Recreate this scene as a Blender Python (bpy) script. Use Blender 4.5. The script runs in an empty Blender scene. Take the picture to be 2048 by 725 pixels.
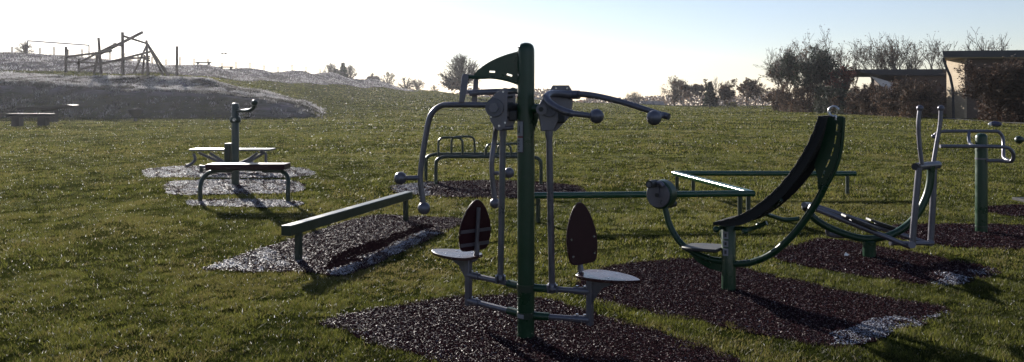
import bpy, math, random
import numpy as np
from mathutils import Vector, Matrix
from mathutils.geometry import tessellate_polygon

F, CX, HY, H = 1500.0, 1024.0, 200.0, 1.6       # measured camera: focal length (px), centre, horizon row, eye height
random.seed(7)
rng = np.random.default_rng(11)
scene = bpy.context.scene
col = scene.collection

def P(px, py, Y):
    return Vector(((px - CX) / F * Y, Y, H - (py - HY) / F * Y))
def G(px, py):
    Y = F * H / (py - HY)
    return Vector(((px - CX) / F * Y, Y, 0))

# ------------------------------------------------------------------ materials
def new_mat(name):
    m = bpy.data.materials.new(name); m.use_nodes = True
    nt = m.node_tree
    for n in list(nt.nodes): nt.nodes.remove(n)
    out = nt.nodes.new('ShaderNodeOutputMaterial')
    return m, nt, out
def N(nt, t, **kw):
    n = nt.nodes.new(t)
    for k, v in kw.items():
        if k in n.inputs.keys(): n.inputs[k].default_value = v
        else: setattr(n, k, v)
    return n
def ramp(nt, src, stops):
    r = nt.nodes.new('ShaderNodeValToRGB')
    el = r.color_ramp.elements
    while len(el) < len(stops): el.new(0.5)
    for e, (p, c) in zip(el, stops):
        e.position = p; e.color = (c[0], c[1], c[2], 1) if isinstance(c, (tuple, list)) else (c, c, c, 1)
    nt.links.new(src, r.inputs[0])
    return r.outputs[0]
def simple(name, a, b, rough=.5, metal=0.0, scale=8., bump=.1, spec=.5, coat=0., rvar=.12, grime=None):
    m, nt, out = new_mat(name)
    bs = N(nt, 'ShaderNodeBsdfPrincipled')
    tc = N(nt, 'ShaderNodeTexCoord')
    no = N(nt, 'ShaderNodeTexNoise', Scale=scale, Detail=6., Roughness=.65)
    nt.links.new(tc.outputs['Object'], no.inputs['Vector'])
    c = ramp(nt, no.outputs[0], [(.35, a), (.68, b)])
    if grime:
        n3 = N(nt, 'ShaderNodeTexNoise', Scale=scale * 5, Detail=8., Roughness=.7)
        nt.links.new(tc.outputs['Object'], n3.inputs['Vector'])
        msk = ramp(nt, n3.outputs[0], [(.56, 0.), (.70, 1.)])
        mx = N(nt, 'ShaderNodeMix', data_type='RGBA')
        nt.links.new(msk, mx.inputs[0]); nt.links.new(c, mx.inputs[6]); mx.inputs[7].default_value = (*grime, 1)
        c = mx.outputs[2]
    nt.links.new(c, bs.inputs['Base Color'])
    rr = ramp(nt, no.outputs[0], [(.3, max(.03, rough - rvar)), (.7, min(1, rough + rvar))])
    nt.links.new(rr, bs.inputs['Roughness'])
    bs.inputs['Metallic'].default_value = metal
    bs.inputs['Specular IOR Level'].default_value = spec
    bs.inputs['Coat Weight'].default_value = coat
    n2 = N(nt, 'ShaderNodeTexNoise', Scale=scale * 14, Detail=4.)
    nt.links.new(tc.outputs['Object'], n2.inputs['Vector'])
    bp = N(nt, 'ShaderNodeBump', Strength=bump, Distance=.004)
    nt.links.new(n2.outputs[0], bp.inputs['Height'])
    nt.links.new(bp.outputs[0], bs.inputs['Normal'])
    nt.links.new(bs.outputs[0], out.inputs[0])
    return m

M = {}
M['green'] = simple('green_paint', (.002, .024, .010), (.0035, .032, .0135), .34, scale=5, bump=.08, grime=(.014, .032, .02), spec=.4)
M['green_old'] = simple('dull_green_paint', (.007, .018, .012), (.011, .026, .017), .38, scale=5, bump=.08)
M['steel'] = simple('grey_steel_paint', (.085, .083, .105), (.115, .113, .14), .36, metal=.45, scale=9, bump=.06, grime=(.14, .13, .15))
M['steel_bright'] = simple('galvanised_steel', (.35, .35, .37), (.5, .5, .52), .25, metal=.8, scale=12, bump=.06)
M['steel_dark'] = simple('dark_steel', (.06, .06, .08), (.09, .088, .11), .4, metal=.4, scale=9, bump=.06)
M['seat'] = simple('glossy_plum_board', (.022, .006, .009), (.034, .010, .013), .25, scale=6, bump=.05)
M['plum'] = simple('dark_plum_board', (.020, .005, .008), (.026, .007, .010), .42, scale=6, bump=.05, spec=.12, rvar=.04)
M['black'] = simple('black_rubber', (.010, .010, .011), (.018, .018, .020), .6, scale=10, bump=.2)
M['slat'] = simple('black_slats', (.008, .009, .010), (.015, .016, .017), .75, scale=20, bump=.3, spec=.25)
M['wood'] = simple('weathered_timber', (.03, .024, .024), (.06, .048, .044), .8, scale=4, bump=.6, spec=.2)
M['darkwood'] = simple('dark_damp_timber', (.009, .008, .008), (.016, .014, .014), .62, scale=4, bump=.5, spec=.3)
M['sticker'] = simple('grey_sticker', (.15, .15, .17), (.21, .21, .24), .5, scale=30, bump=.02)
M['ink'] = simple('black_ink', (.01, .01, .01), (.02, .02, .02), .5, scale=30, bump=.02)
M['redink'] = simple('red_brown_ink', (.12, .015, .02), (.16, .02, .03), .5, scale=30, bump=.02)
M['white'] = simple('white_paint', (.7, .7, .7), (.8, .8, .8), .5, scale=6, bump=.05)
M['roof'] = simple('dark_roof_sheet', (.014, .016, .022), (.022, .025, .032), .6, scale=.6, bump=.1)
M['slate'] = simple('grey_slates', (.07, .07, .08), (.12, .12, .13), .8, scale=.5, bump=.1)
M['bluebag'] = simple('dark_blue_fabric', (.012, .016, .05), (.02, .026, .08), .6, scale=20, bump=.4)
M['bird'] = simple('dark_feathers', (.02, .02, .02), (.04, .04, .04), .7)
M['soffit'] = simple('buff_boarding', (.22, .17, .09), (.3, .23, .12), .7, scale=1)

# brick
def brick_mat(name, c1, c2, mort):
    m, nt, out = new_mat(name)
    bs = N(nt, 'ShaderNodeBsdfPrincipled', Roughness=.85)
    tc = N(nt, 'ShaderNodeTexCoord')
    sp = N(nt, 'ShaderNodeSeparateXYZ'); nt.links.new(tc.outputs['Object'], sp.inputs[0])
    ad = N(nt, 'ShaderNodeMath', operation='ADD'); nt.links.new(sp.outputs[0], ad.inputs[0]); nt.links.new(sp.outputs[1], ad.inputs[1])
    cb = N(nt, 'ShaderNodeCombineXYZ'); nt.links.new(ad.outputs[0], cb.inputs[0]); nt.links.new(sp.outputs[2], cb.inputs[1])
    br = N(nt, 'ShaderNodeTexBrick', Scale=1.)
    br.inputs['Brick Width'].default_value = .225; br.inputs['Row Height'].default_value = .075
    br.inputs['Mortar Size'].default_value = .008
    br.inputs['Color1'].default_value = (*c1, 1); br.inputs['Color2'].default_value = (*c2, 1); br.inputs['Mortar'].default_value = (*mort, 1)
    nt.links.new(cb.outputs[0], br.inputs[0])
    nt.links.new(br.outputs[0], bs.inputs['Base Color']); nt.links.new(bs.outputs[0], out.inputs[0])
    return m
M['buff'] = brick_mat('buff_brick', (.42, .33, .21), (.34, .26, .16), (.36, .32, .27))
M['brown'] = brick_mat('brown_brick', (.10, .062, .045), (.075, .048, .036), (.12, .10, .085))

# attribute-driven foliage: attribute "tint" (0..1) picks a colour on a ramp, thin faces let light through
def foliage(name, stops, transl=.45, rough=.45, spec=.4, glos=True):
    m, nt, out = new_mat(name)
    at = N(nt, 'ShaderNodeAttribute', attribute_name='tint')
    c = ramp(nt, at.outputs['Fac'], stops)
    bs = N(nt, 'ShaderNodeBsdfPrincipled', Roughness=rough)
    bs.inputs['Specular IOR Level'].default_value = spec
    tr = N(nt, 'ShaderNodeBsdfTranslucent')
    nt.links.new(c, bs.inputs['Base Color']); nt.links.new(c, tr.inputs[0])
    mx = N(nt, 'ShaderNodeMixShader'); mx.inputs[0].default_value = transl
    nt.links.new(bs.outputs[0], mx.inputs[1]); nt.links.new(tr.outputs[0], mx.inputs[2])
    nt.links.new(mx.outputs[0], out.inputs[0])
    return m
M['grass'] = foliage('grass_blades', [(0, (.012, .017, .004)), (.35, (.060, .068, .014)), (.7, (.134, .140, .030)), (.9, (.135, .11, .042)), (.975, (.17, .14, .075)), (1, (.55, .55, .55))], .5, .5, .16)
M['frostgrass'] = foliage('frosted_grass', [(0, (.04, .04, .035)), (.3, (.13, .12, .11)), (.7, (.32, .31, .31)), (1, (.6, .6, .62))], .4, .6, .2)
M['leaf'] = foliage('autumn_leaf', [(0, (.02, .018, .010)), (.4, (.055, .036, .022)), (.75, (.11, .06, .035)), (1, (.17, .10, .05))], .3, .6, .3)
M['leafred'] = foliage('rust_leaf', [(0, (.05, .015, .012)), (.5, (.12, .03, .02)), (1, (.2, .06, .035))], .35, .6, .3)
M['leafgreen'] = foliage('dark_evergreen', [(0, (.010, .016, .010)), (.6, (.022, .034, .018)), (1, (.05, .06, .03))], .2, .6, .3)
M['leafdark'] = foliage('dark_brown_leaf', [(0, (.012, .008, .006)), (.6, (.040, .022, .013)), (1, (.10, .05, .025))], .25, .7, .2)
M['leafyellow'] = foliage('yellow_leaf', [(0, (.12, .10, .02)), (1, (.3, .24, .05))], .35, .6, .3)
M['bark'] = simple('bark', (.05, .042, .036), (.10, .085, .07), .9, scale=3, bump=.3, spec=.1)
M['barkpale'] = simple('pale_bark', (.12, .10, .085), (.22, .19, .16), .9, scale=3, bump=.3, spec=.1)
M['chips'] = foliage('rubber_mulch', [(0, (.009, .0065, .007)), (.45, (.028, .015, .018)), (.72, (.055, .022, .026)), (.9, (.11, .078, .078)), (1, (.40, .43, .50))], 0., .6, .12)

_nt = M['chips'].node_tree      # only the pale or frosted chips shine; the rest is matt rubber
_pr = [n for n in _nt.nodes if n.type == 'BSDF_PRINCIPLED'][0]; _pr.inputs['Roughness'].default_value = .6; _pr.inputs['Specular IOR Level'].default_value = .28
_at = [n for n in _nt.nodes if n.type == 'ATTRIBUTE'][0]; _rp = [n for n in _nt.nodes if n.type == 'VALTORGB'][0]; _out = [n for n in _nt.nodes if n.type == 'OUTPUT_MATERIAL'][0]
_df = _nt.nodes.new('ShaderNodeBsdfDiffuse'); _nt.links.new(_rp.outputs[0], _df.inputs[0])
_gt = _nt.nodes.new('ShaderNodeMath'); _gt.operation = 'GREATER_THAN'; _gt.inputs[1].default_value = .76; _nt.links.new(_at.outputs['Fac'], _gt.inputs[0])
_mx = _nt.nodes.new('ShaderNodeMixShader'); _nt.links.new(_gt.outputs[0], _mx.inputs[0]); _nt.links.new(_df.outputs[0], _mx.inputs[1]); _nt.links.new(_pr.outputs[0], _mx.inputs[2]); _nt.links.new(_mx.outputs[0], _out.inputs[0])
# ------------------------------------------------------------------ noise + terrain
def vnoise(x, y, seed=0):
    xi = np.floor(x).astype(np.int64); yi = np.floor(y).astype(np.int64)
    fx = x - xi; fy = y - yi
    fx = fx * fx * (3 - 2 * fx); fy = fy * fy * (3 - 2 * fy)
    def h(a, b):
        n = (a * 374761393 + b * 668265263 + seed * 1442695041) & 0xffffffff
        n = ((n ^ (n >> 13)) * 1274126177) & 0xffffffff
        return ((n ^ (n >> 16)) & 0xffff) / 65535.0
    return (h(xi, yi) * (1 - fx) + h(xi + 1, yi) * fx) * (1 - fy) + (h(xi, yi + 1) * (1 - fx) + h(xi + 1, yi + 1) * fx) * fy
def fbm(x, y, seed=0, o=4):
    s = 0; a = .5; t = 0
    for i in range(o):
        s = s + a * vnoise(x, y, seed + i * 17); t += a; x = x * 2.03; y = y * 2.03; a *= .55
    return s / t

# depth profiles of the land along sight lines (column px: list of (distance, row))
prof = {
 -400: [(60, 240), (61.5, 238), (66.5, 162), (84, 134), (90, 115), (99, 98)],
 0:   [(60, 240), (61.5, 238), (66.5, 166), (84, 139), (89, 122), (98, 105)],
 120: [(60, 240), (61.5, 238), (66.5, 170), (84, 143), (90, 126), (99, 110)],
 250: [(60, 240), (61.5, 238), (66.2, 180), (70.5, 167), (72.2, 154), (86, 149), (93, 132), (102, 121)],
 400: [(60, 240), (61.5, 238), (65.6, 188), (70, 174), (71.8, 158), (95, 153), (103, 142), (112, 129)],
 500: [(60, 240), (61.5, 238), (65, 199), (71, 183), (100, 163), (112, 152), (122, 137)],
 600: [(60, 240), (61.5, 238.5), (64.5, 215), (72, 199), (110, 168), (124, 156), (134, 141.5)],
 655: [(60, 240), (66, 231), (76, 214), (120, 171), (136, 158), (146, 145)],
 740: [(60, 240), (75, 222), (105, 200), (140, 177), (152, 168), (160, 159)],
 830: [(60, 240), (75, 225), (105, 206), (155, 184), (162, 182), (168, 180)],
 1000:[(60, 240), (80, 226), (110, 212), (160, 197), (170, 196.5), (178, 196)],
 1200:[(60, 240), (90, 225), (130, 214), (170, 208), (182, 206.7), (190, 206)],
 1400:[(60, 240), (100, 224), (150, 216), (180, 213.3), (200, 212), (205, 211.9)],
 1700:[(60, 240), (100, 224), (150, 216), (180, 213.3), (200, 212), (205, 211.9)],
 2600:[(60, 240), (100, 224), (150, 216), (180, 213.3), (200, 212), (205, 211.9)],
}
pxs = sorted(prof)
Ygrid = np.concatenate([np.linspace(0, 60, 7), np.linspace(61, 210, 150), np.array([260, 320, 500, 900.])])
tab = np.zeros((len(pxs), len(Ygrid)))
for i, p in enumerate(pxs):
    ys = [0] + [a for a, b in prof[p]]; zs = [0] + [H - (b - HY) / F * a for a, b in prof[p]]
    ys += [ys[-1] + 60, 900]; zs += [zs[-1] - 3.2, zs[-1] - 5]
    tab[i] = np.interp(Ygrid, ys, zs)
def terrain(X, Y):
    X = np.asarray(X, float); Y = np.asarray(Y, float)
    px = np.clip(CX + F * X / np.maximum(Y, 30), -400, 2600)
    i = np.clip(np.searchsorted(pxs, px) - 1, 0, len(pxs) - 2)
    pa = np.array(pxs, float); f = (px - pa[i]) / (pa[i + 1] - pa[i]); f = f * f * (3 - 2 * f)
    j = np.clip(np.searchsorted(Ygrid, np.clip(Y, 0, 899)) - 1, 0, len(Ygrid) - 2)
    g = np.clip((np.clip(Y, 0, 899) - Ygrid[j]) / (Ygrid[j + 1] - Ygrid[j]), 0, 1)
    z = (tab[i, j] * (1 - g) + tab[i, j + 1] * g) * (1 - f) + (tab[i + 1, j] * (1 - g) + tab[i + 1, j + 1] * g) * f
    far = np.clip((Y - 22) / 30, 0, 1)
    z = z + far * (fbm(X * .25, Y * .25, 3) - .5) * .22
    bank = frostf(X, Y)
    z = z + bank * (fbm(X * .7, Y * .9, 9, 5) - .5) * .30
    return z
def frostf(X, Y):
    """frost cover, thinned to darken the shaded face: the mound and the long upper bank on the left"""
    px = CX + F * X / np.maximum(Y, 30)
    edge = np.interp(px, [0, 120, 250, 400, 500, 600, 655, 700], [82, 76, 74, 76, 76, 72, 74, 60])
    a = np.clip((Y - 61) / 1.5, 0, 1) * np.clip((edge - Y) / 3, 0, 1) * np.clip((655 - px) / 90, 0, 1)
    lo = np.interp(px, [0, 120, 250, 400, 500, 600, 655, 740, 830], [83, 83, 85, 94, 100, 110, 120, 141, 156])
    b = np.clip((Y - lo) / 2, 0, 1) * np.clip((850 - px) / 60, 0, 1) * np.clip((lo + 60 - Y) / 8, 0, 1)
    face = np.clip((66.2 - Y) / 1.2, 0, 1) * np.clip((Y - 61) / 1, 0, 1) * (1 - np.clip((px - 480) / 120, 0, 1))  # shade of the mound face painted in by cutting its frost
    return np.clip(a * (1 - .72 * face) + b * .8, 0, 1)
def tz(X, Y): return float(terrain(np.array([X]), np.array([Y]))[0])

# ------------------------------------------------------------------ mesh builder
class MB:
    def __init__(s): s.v = []; s.f = []
    def add(s, vs, fs):
        o = len(s.v); s.v += [Vector(v) for v in vs]; s.f += [tuple(i + o for i in f) for f in fs]; return s
    def tube(s, pts, r, n=14, smooth=True, closed=False, caps=True, sub=6):
        pts = [Vector(p) for p in pts]
        rs = r if isinstance(r, (list, tuple)) else [r] * len(pts)
        if smooth and len(pts) > 2:
            out = []; ro = []
            L = len(pts)
            for i in range(L - 1):
                p0 = pts[max(i - 1, 0)]; p1 = pts[i]; p2 = pts[i + 1]; p3 = pts[min(i + 2, L - 1)]
                for k in range(sub):
                    t = k / sub
                    out.append(.5 * ((2 * p1) + (p2 - p0) * t + (2 * p0 - 5 * p1 + 4 * p2 - p3) * t * t + (3 * p1 - p0 - 3 * p2 + p3) * t ** 3))
                    ro.append(rs[i] * (1 - t) + rs[i + 1] * t)
            out.append(pts[-1]); ro.append(rs[-1]); pts, rs = out, ro
        L = len(pts); vs = []; fs = []
        d = (pts[1] - pts[0]).normalized()
        u = d.cross(Vector((0, 0, 1)));
        if u.length < .1: u = d.cross(Vector((0, 1, 0)))
        u.normalize()
        for i in range(L):
            if i == 0: t = pts[1] - pts[0]
            elif i == L - 1: t = pts[-1] - pts[-2]
            else: t = (pts[i + 1] - pts[i]).normalized() + (pts[i] - pts[i - 1]).normalized()
            t.normalize(); u = (u - t * u.dot(t)).normalized(); w = t.cross(u)
            for k in range(n):
                a = 2 * math.pi * k / n
                vs.append(pts[i] + (u * math.cos(a) + w * math.sin(a)) * rs[i])
        for i in range(L - 1):
            for k in range(n):
                fs.append((i * n + k, i * n + (k + 1) % n, (i + 1) * n + (k + 1) % n, (i + 1) * n + k))
        if caps:
            fs.append(tuple(range(n - 1, -1, -1))); fs.append(tuple((L - 1) * n + k for k in range(n)))
        return s.add(vs, fs)
    def cyl(s, a, b, r, n=20, r2=None): return s.tube([a, b], [r, r if r2 is None else r2], n, smooth=False)
    def ball(s, c, r, n=18, m=12, sc=(1, 1, 1)):
        c = Vector(c); vs = []; fs = []
        for i in range(1, m):
            for k in range(n):
                a = math.pi * i / m; b = 2 * math.pi * k / n
                vs.append(c + Vector((r * sc[0] * math.sin(a) * math.cos(b), r * sc[1] * math.sin(a) * math.sin(b), r * sc[2] * math.cos(a))))
        for i in range(m - 2):
            for k in range(n): fs.append((i * n + k, (i + 1) * n + k, (i + 1) * n + (k + 1) % n, i * n + (k + 1) % n))
        vs += [c + Vector((0, 0, r * sc[2])), c - Vector((0, 0, r * sc[2]))]; T = len(vs) - 2
        for k in range(n):
            fs.append((T, k, (k + 1) % n)); fs.append((T + 1, (m - 2) * n + (k + 1) % n, (m - 2) * n + k))
        return s.add(vs, fs)
    def box(s, c, dx, dy, dz):
        """dx, dy, dz: half-extent vectors"""
        c = Vector(c); dx, dy, dz = Vector(dx), Vector(dy), Vector(dz)
        vs = [c + i * dx + j * dy + k * dz for i in (-1, 1) for j in (-1, 1) for k in (-1, 1)]
        return s.add(vs, [(0, 1, 3, 2), (4, 6, 7, 5), (0, 4, 5, 1), (2, 3, 7, 6), (0, 2, 6, 4), (1, 5, 7, 3)])
    def prism(s, poly, th):
        """closed outline (3-D points) extruded by vector th, with the caps triangulated"""
        poly = [Vector(p) for p in poly]; th = Vector(th); n = len(poly)
        tri = tessellate_polygon([poly])
        vs = poly + [p + th for p in poly]
        fs = [tuple(t) for t in tri] + [tuple(i + n for i in reversed(t)) for t in tri]
        fs += [(i, (i + 1) % n, (i + 1) % n + n, i + n) for i in range(n)]
        return s.add(vs, fs)
    def lathe(s, c, prof_, n=24):
        c = Vector(c); vs = []; fs = []
        for r, z in prof_:
            for k in range(n):
                a = 2 * math.pi * k / n; vs.append(c + Vector((r * math.cos(a), r * math.sin(a), z)))
        L = len(prof_)
        for i in range(L - 1):
            for k in range(n): fs.append((i * n + k, i * n + (k + 1) % n, (i + 1) * n + (k + 1) % n, (i + 1) * n + k))
        fs.append(tuple(range(n - 1, -1, -1))); fs.append(tuple((L - 1) * n + k for k in range(n)))
        return s.add(vs, fs)
    def build(s, name, mat, parent=None, bevel=0, smooth=True, label=None):
        off = parent_loc(parent)
        me = bpy.data.meshes.new(name)
        me.from_pydata([v - off for v in s.v], [], s.f); me.validate(); me.update()
        o = bpy.data.objects.new(name, me); col.objects.link(o)
        if parent: o.parent = parent
        import bmesh
        bm = bmesh.new(); bm.from_mesh(me); bmesh.ops.recalc_face_normals(bm, faces=bm.faces); bm.to_mesh(me); bm.free()
        if smooth:
            me.polygons.foreach_set('use_smooth', [True] * len(me.polygons)); me.set_sharp_from_angle(angle=math.radians(38))
        me.materials.append(mat)
        if bevel:
            b = o.modifiers.new('bevel', 'BEVEL'); b.width = bevel; b.segments = 2; b.limit_method = 'ANGLE'
        if label: o['label'] = label
        return o
def parent_loc(p):
    v = Vector((0, 0, 0))
    while p: v += p.location; p = p.parent
    return v
def empty(name, loc): 
    o = bpy.data.objects.new(name, None); o.location = loc; o.empty_display_size = .2; col.objects.link(o); return o
def tag(o, label=None, cat=None, group=None, kind=None):
    if label: o['label'] = label
    if cat: o['category'] = cat
    if group: o['group'] = group
    if kind: o['kind'] = kind
    return o
def np_mesh(name, verts, faces_n, idx, mat, tint=None, parent=None, smooth=False):
    """verts (N,3); faces all of size faces_n with flat index array idx"""
    me = bpy.data.meshes.new(name)
    nv = len(verts); nf = len(idx) // faces_n
    me.vertices.add(nv); me.vertices.foreach_set('co', verts.astype(np.float32).ravel())
    me.loops.add(nf * faces_n); me.loops.foreach_set('vertex_index', idx.astype(np.int32).ravel())
    me.polygons.add(nf); me.polygons.foreach_set('loop_start', np.arange(0, nf * faces_n, faces_n, dtype=np.int32))
    me.update(calc_edges=True)
    if smooth: me.polygons.foreach_set('use_smooth', np.ones(nf, bool))
    if tint is not None:
        a = me.attributes.new('tint', 'FLOAT', 'POINT'); a.data.foreach_set('value', tint.astype(np.float32))
    me.materials.append(mat)
    o = bpy.data.objects.new(name, me); col.objects.link(o)
    if parent: o.parent = parent
    return o
def inpoly(x, y, poly):
    r = np.zeros(len(x), bool); n = len(poly)
    for i in range(n):
        x1, y1 = poly[i][:2]; x2, y2 = poly[(i + 1) % n][:2]
        if y1 == y2: continue
        c = ((y1 > y) != (y2 > y)) & (x < (x2 - x1) * (y - y1) / (y2 - y1) + x1)
        r ^= c
    return r

# ------------------------------------------------------------------ mulch pads (outline in measured ground points)
pads = {
 'beam':   [(400, 541), (560, 487), (735, 433), (830, 434), (925, 439), (912, 455), (885, 468), (790, 512), (690, 553), (600, 547), (500, 546)],
 'main':   [(640, 646), (760, 617), (920, 594), (1040, 592), (1130, 612), (1280, 655), (1390, 690), (1480, 722), (1560, 765), (1400, 860), (1100, 900), (940, 760), (860, 722), (740, 684)],
 'cycle':  [(1150, 556), (1260, 527), (1400, 520), (1560, 556), (1720, 590), (1870, 611), (1892, 626), (1790, 668), (1720, 692), (1640, 694), (1420, 650), (1260, 618), (1180, 598)],
 'ski':    [(1540, 512), (1640, 478), (1760, 494), (1900, 520), (1992, 537), (1995, 551), (1890, 573), (1800, 566), (1660, 543)],
 'pull':   [(1790, 452), (1930, 449), (2120, 456), (2240, 470), (2160, 500), (1960, 498), (1850, 487), (1770, 470)],
 'edge':   [(1960, 417), (2010, 411), (2200, 414), (2200, 434), (2030, 433), (1970, 427)],
 'hoops':  [(778, 374), (870, 364), (1020, 362), (1150, 371), (1168, 386), (1060, 397), (900, 395), (800, 388)],
 'bench1': [(375, 402), (480, 399), (590, 402), (602, 410), (580, 416), (470, 415), (385, 412)],
 'post1':  [(335, 366), (400, 361), (520, 360), (598, 365), (608, 380), (570, 388), (440, 390), (338, 390)],
 'bench2': [(290, 340), (360, 333), (520, 333), (610, 338), (632, 350), (560, 357), (400, 356), (290, 355)],
}
padlabels = {
 'beam': 'purple brown mulch pad under the square balance beam', 'main': 'purple brown mulch pad under the chest press station',
 'cycle': 'dark mulch pad under the hand cycle bench', 'ski': 'dark mulch pad under the ski stepper',
 'pull': 'dark mulch pad under the green post with bars', 'edge': 'dark mulch strip at the right edge',
 'hoops': 'grey mulch pad under the hoop rails', 'bench1': 'thin frosted mulch strip under the near bench',
 'post1': 'frosted mulch strip under the handle post', 'bench2': 'frosted mulch strip under the far bench'}
frostzones = {
 'beam': [[(650, 552), (690, 556), (790, 514), (890, 468), (862, 462), (800, 484), (720, 522)], [(400, 541), (520, 546), (600, 520), (520, 500)]],
 'main': [], 'cycle': [[(1660, 694), (1740, 690), (1892, 628), (1880, 615), (1800, 640), (1700, 655), (1670, 675)]],
 'ski': [[(1870, 572), (1900, 572), (1997, 550), (1990, 536), (1930, 543), (1880, 545)]],
 'pull': [], 'edge': [], 'hoops': [[(778, 374), (860, 364), (860, 395), (800, 390)]],
 'bench1': [[(370, 395), (610, 395), (610, 420), (370, 420)]], 'post1': [[(330, 358), (610, 358), (610, 392), (330, 392)]],
 'bench2': [[(285, 330), (636, 330), (636, 360), (285, 360)]],
}
padpoly = {}
for k, pl in pads.items():
    pts = [G(*p) for p in pl]; out = []
    n = len(pts)
    for i in range(n):       # rounded + ragged outline
        p0, p1, p2, p3 = pts[i - 1], pts[i], pts[(i + 1) % n], pts[(i + 2) % n]
        m = max(3, int((p2 - p1).length / .07))
        for j in range(m):
            t = j / m
            q = .5 * ((2 * p1) + (p2 - p0) * t * .6 + (2 * p1 * 0 + 3 * (p2 - p1) * 2 - 2 * .6 * (p2 - p0) - .6 * (p3 - p1)) * t * t + (-4 * (p2 - p1) + .6 * (p2 - p0) + .6 * (p3 - p1)) * t ** 3)
            e_ = float(fbm(np.array([q.x * 3.5]), np.array([q.y * 3.5]), 61, 3)[0]) - .5; out.append(q + Vector((rng.normal(0, .014) + e_ * .08, rng.normal(0, .016) + e_ * .10, 0)))
    padpoly[k] = out
allpoly = [([(p.x, p.y) for p in v]) for v in padpoly.values()]

for k, out in padpoly.items():
    n = len(out)
    xs = np.array([p.x for p in out]); ys = np.array([p.y for p in out])
    x0, x1, y0, y1 = xs.min(), xs.max(), ys.min(), ys.max()
    dist = max(4.5, y0)
    dens = float(np.clip(22000 * (5.2 / max(dist, 5.2)) ** 1.5, 3000, 22000))
    cnt = int((x1 - x0) * (y1 - y0) * dens)
    cx = rng.uniform(x0, x1, cnt); cy = rng.uniform(y0, y1, cnt)
    ok = inpoly(cx + rng.normal(0, .012, cnt), cy + rng.normal(0, .012, cnt), [(p.x, p.y) for p in out])
    cx, cy = cx[ok], cy[ok]; cnt = len(cx)
    zones = [[(G(*q).x, G(*q).y) for q in z] for z in frostzones[k]]
    fr = np.zeros(cnt)
    nx = cx + (fbm(cx * 3, cy * 3, 5) - .5) * .5; ny = cy + (fbm(cx * 3, cy * 3, 6) - .5) * .5
    for z in zones: fr = np.maximum(fr, inpoly(nx, ny, z) * 1.)
    streak = fbm(cx * 9 + cy * 4, cy * 2.5, 8)
    damp = inpoly(nx * .5 + cx * .5, ny * .5 + cy * .5, [(G(*q).x, G(*q).y) for q in [(650, 548), (735, 512), (800, 480), (865, 457), (850, 449), (760, 478), (690, 505), (655, 530)]]) if k == 'beam' else np.zeros(cnt, bool)
    frost = fr * (rng.random(cnt) < np.clip(2.4 * streak - .8, .04, .62))
    # chip quads lying roughly flat
    ln = rng.uniform(.0035, .0085, cnt) * (dist / 5.2) ** .6; wd = ln * rng.uniform(.25, .5, cnt)
    a = rng.uniform(0, 2 * np.pi, cnt); sg_ = np.where(rng.random(cnt) < .12, .9, .28); tl = rng.normal(0, 1, cnt) * sg_; t2 = rng.normal(0, 1, cnt) * sg_
    dx = np.stack([np.cos(a) * np.cos(tl), np.sin(a) * np.cos(tl), np.sin(tl)], 1)
    dy = np.stack([-np.sin(a) * np.cos(t2), np.cos(a) * np.cos(t2), np.sin(t2)], 1)
    c = np.stack([cx, cy, .008 + rng.uniform(0, .010, cnt) + (fbm(cx * 2, cy * 2, 2) - .4) * .010], 1)
    L_, W_ = (dx.T * ln).T, (dy.T * wd).T
    v = np.stack([c - L_ - W_ * .6, c + L_ * .8 - W_, c + L_ + W_ * .7, c - L_ * .7 + W_], 1).reshape(-1, 3)
    tint = rng.uniform(0, .86, cnt)
    if k in ('beam', 'hoops'): tint = .86 * (tint / .86) ** .62
    tint = np.where(rng.random(cnt) < .07 + .34 * np.clip(-cx / cy + .12, 0, .6), rng.uniform(.86, .94, cnt), tint)  # more pale chips toward the sun: glare put into the chip colour
    tint = np.where(damp, tint * .4, tint)
    tint = np.where(frost > 0, rng.uniform(.95, 1., cnt), tint)
    # bed under the chips: top fan + skirt
    tri = tessellate_polygon([out])
    bv = np.array([(p.x, p.y, .004) for p in out] + [(p.x, p.y, -.01) for p in out])
    bi = [(a_, b_, c_, c_) for a_, b_, c_ in tri]
    me = bpy.data.meshes.new('mulch_pad')
    base = len(v)
    verts = np.concatenate([v, bv])
    faces = np.arange(base).reshape(-1, 4).tolist() + [[base + i for i in t] for t in tri] + [[base + i, base + (i + 1) % n, base + n + (i + 1) % n, base + n + i] for i in range(n)]
    me.from_pydata(verts.tolist(), [], faces); me.update()
    at = me.attributes.new('tint', 'FLOAT', 'POINT')
    at.data.foreach_set('value', np.concatenate([np.repeat(tint, 4), np.full(2 * n, .12)]).astype(np.float32))
    me.materials.append(M['chips'])
    o = bpy.data.objects.new('mulch_pad', me); col.objects.link(o)
    tag(o, padlabels[k], 'mulch pad', None, 'structure')

# ------------------------------------------------------------------ ground sheet
tcols = np.concatenate([[-150, -40, -12, -5, -2.6, -1.7, -1.3], np.linspace(-1.1, 1.0, 640), [1.3, 1.7, 2.6, 5, 12, 40, 150]])
Yrows = np.concatenate([[-900, -300, -100, -30, -10, -3, 0, 2, 3], np.geomspace(4, 58, 60), np.arange(58.4, 104, .4), np.geomspace(104.5, 215, 90), [240, 280, 340, 450, 600, 900]])
TT, YY = np.meshgrid(tcols, Yrows)
WW = np.where(YY > 5, YY, 5 + np.abs(np.minimum(YY, 0)))
XX = np.clip(TT * WW, -900, 900)
ZZ = terrain(XX, YY)
vv = np.stack([XX, YY, ZZ], -1).reshape(-1, 3)
R_, C_ = XX.shape
ii = np.arange(R_ * C_).reshape(R_, C_)
idx = np.stack([ii[:-1, :-1], ii[:-1, 1:], ii[1:, 1:], ii[1:, :-1]], -1).reshape(-1)
m, nt, out = new_mat('grass_ground')
bs = N(nt, 'ShaderNodeBsdfDiffuse')
tc = N(nt, 'ShaderNodeTexCoord')
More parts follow.
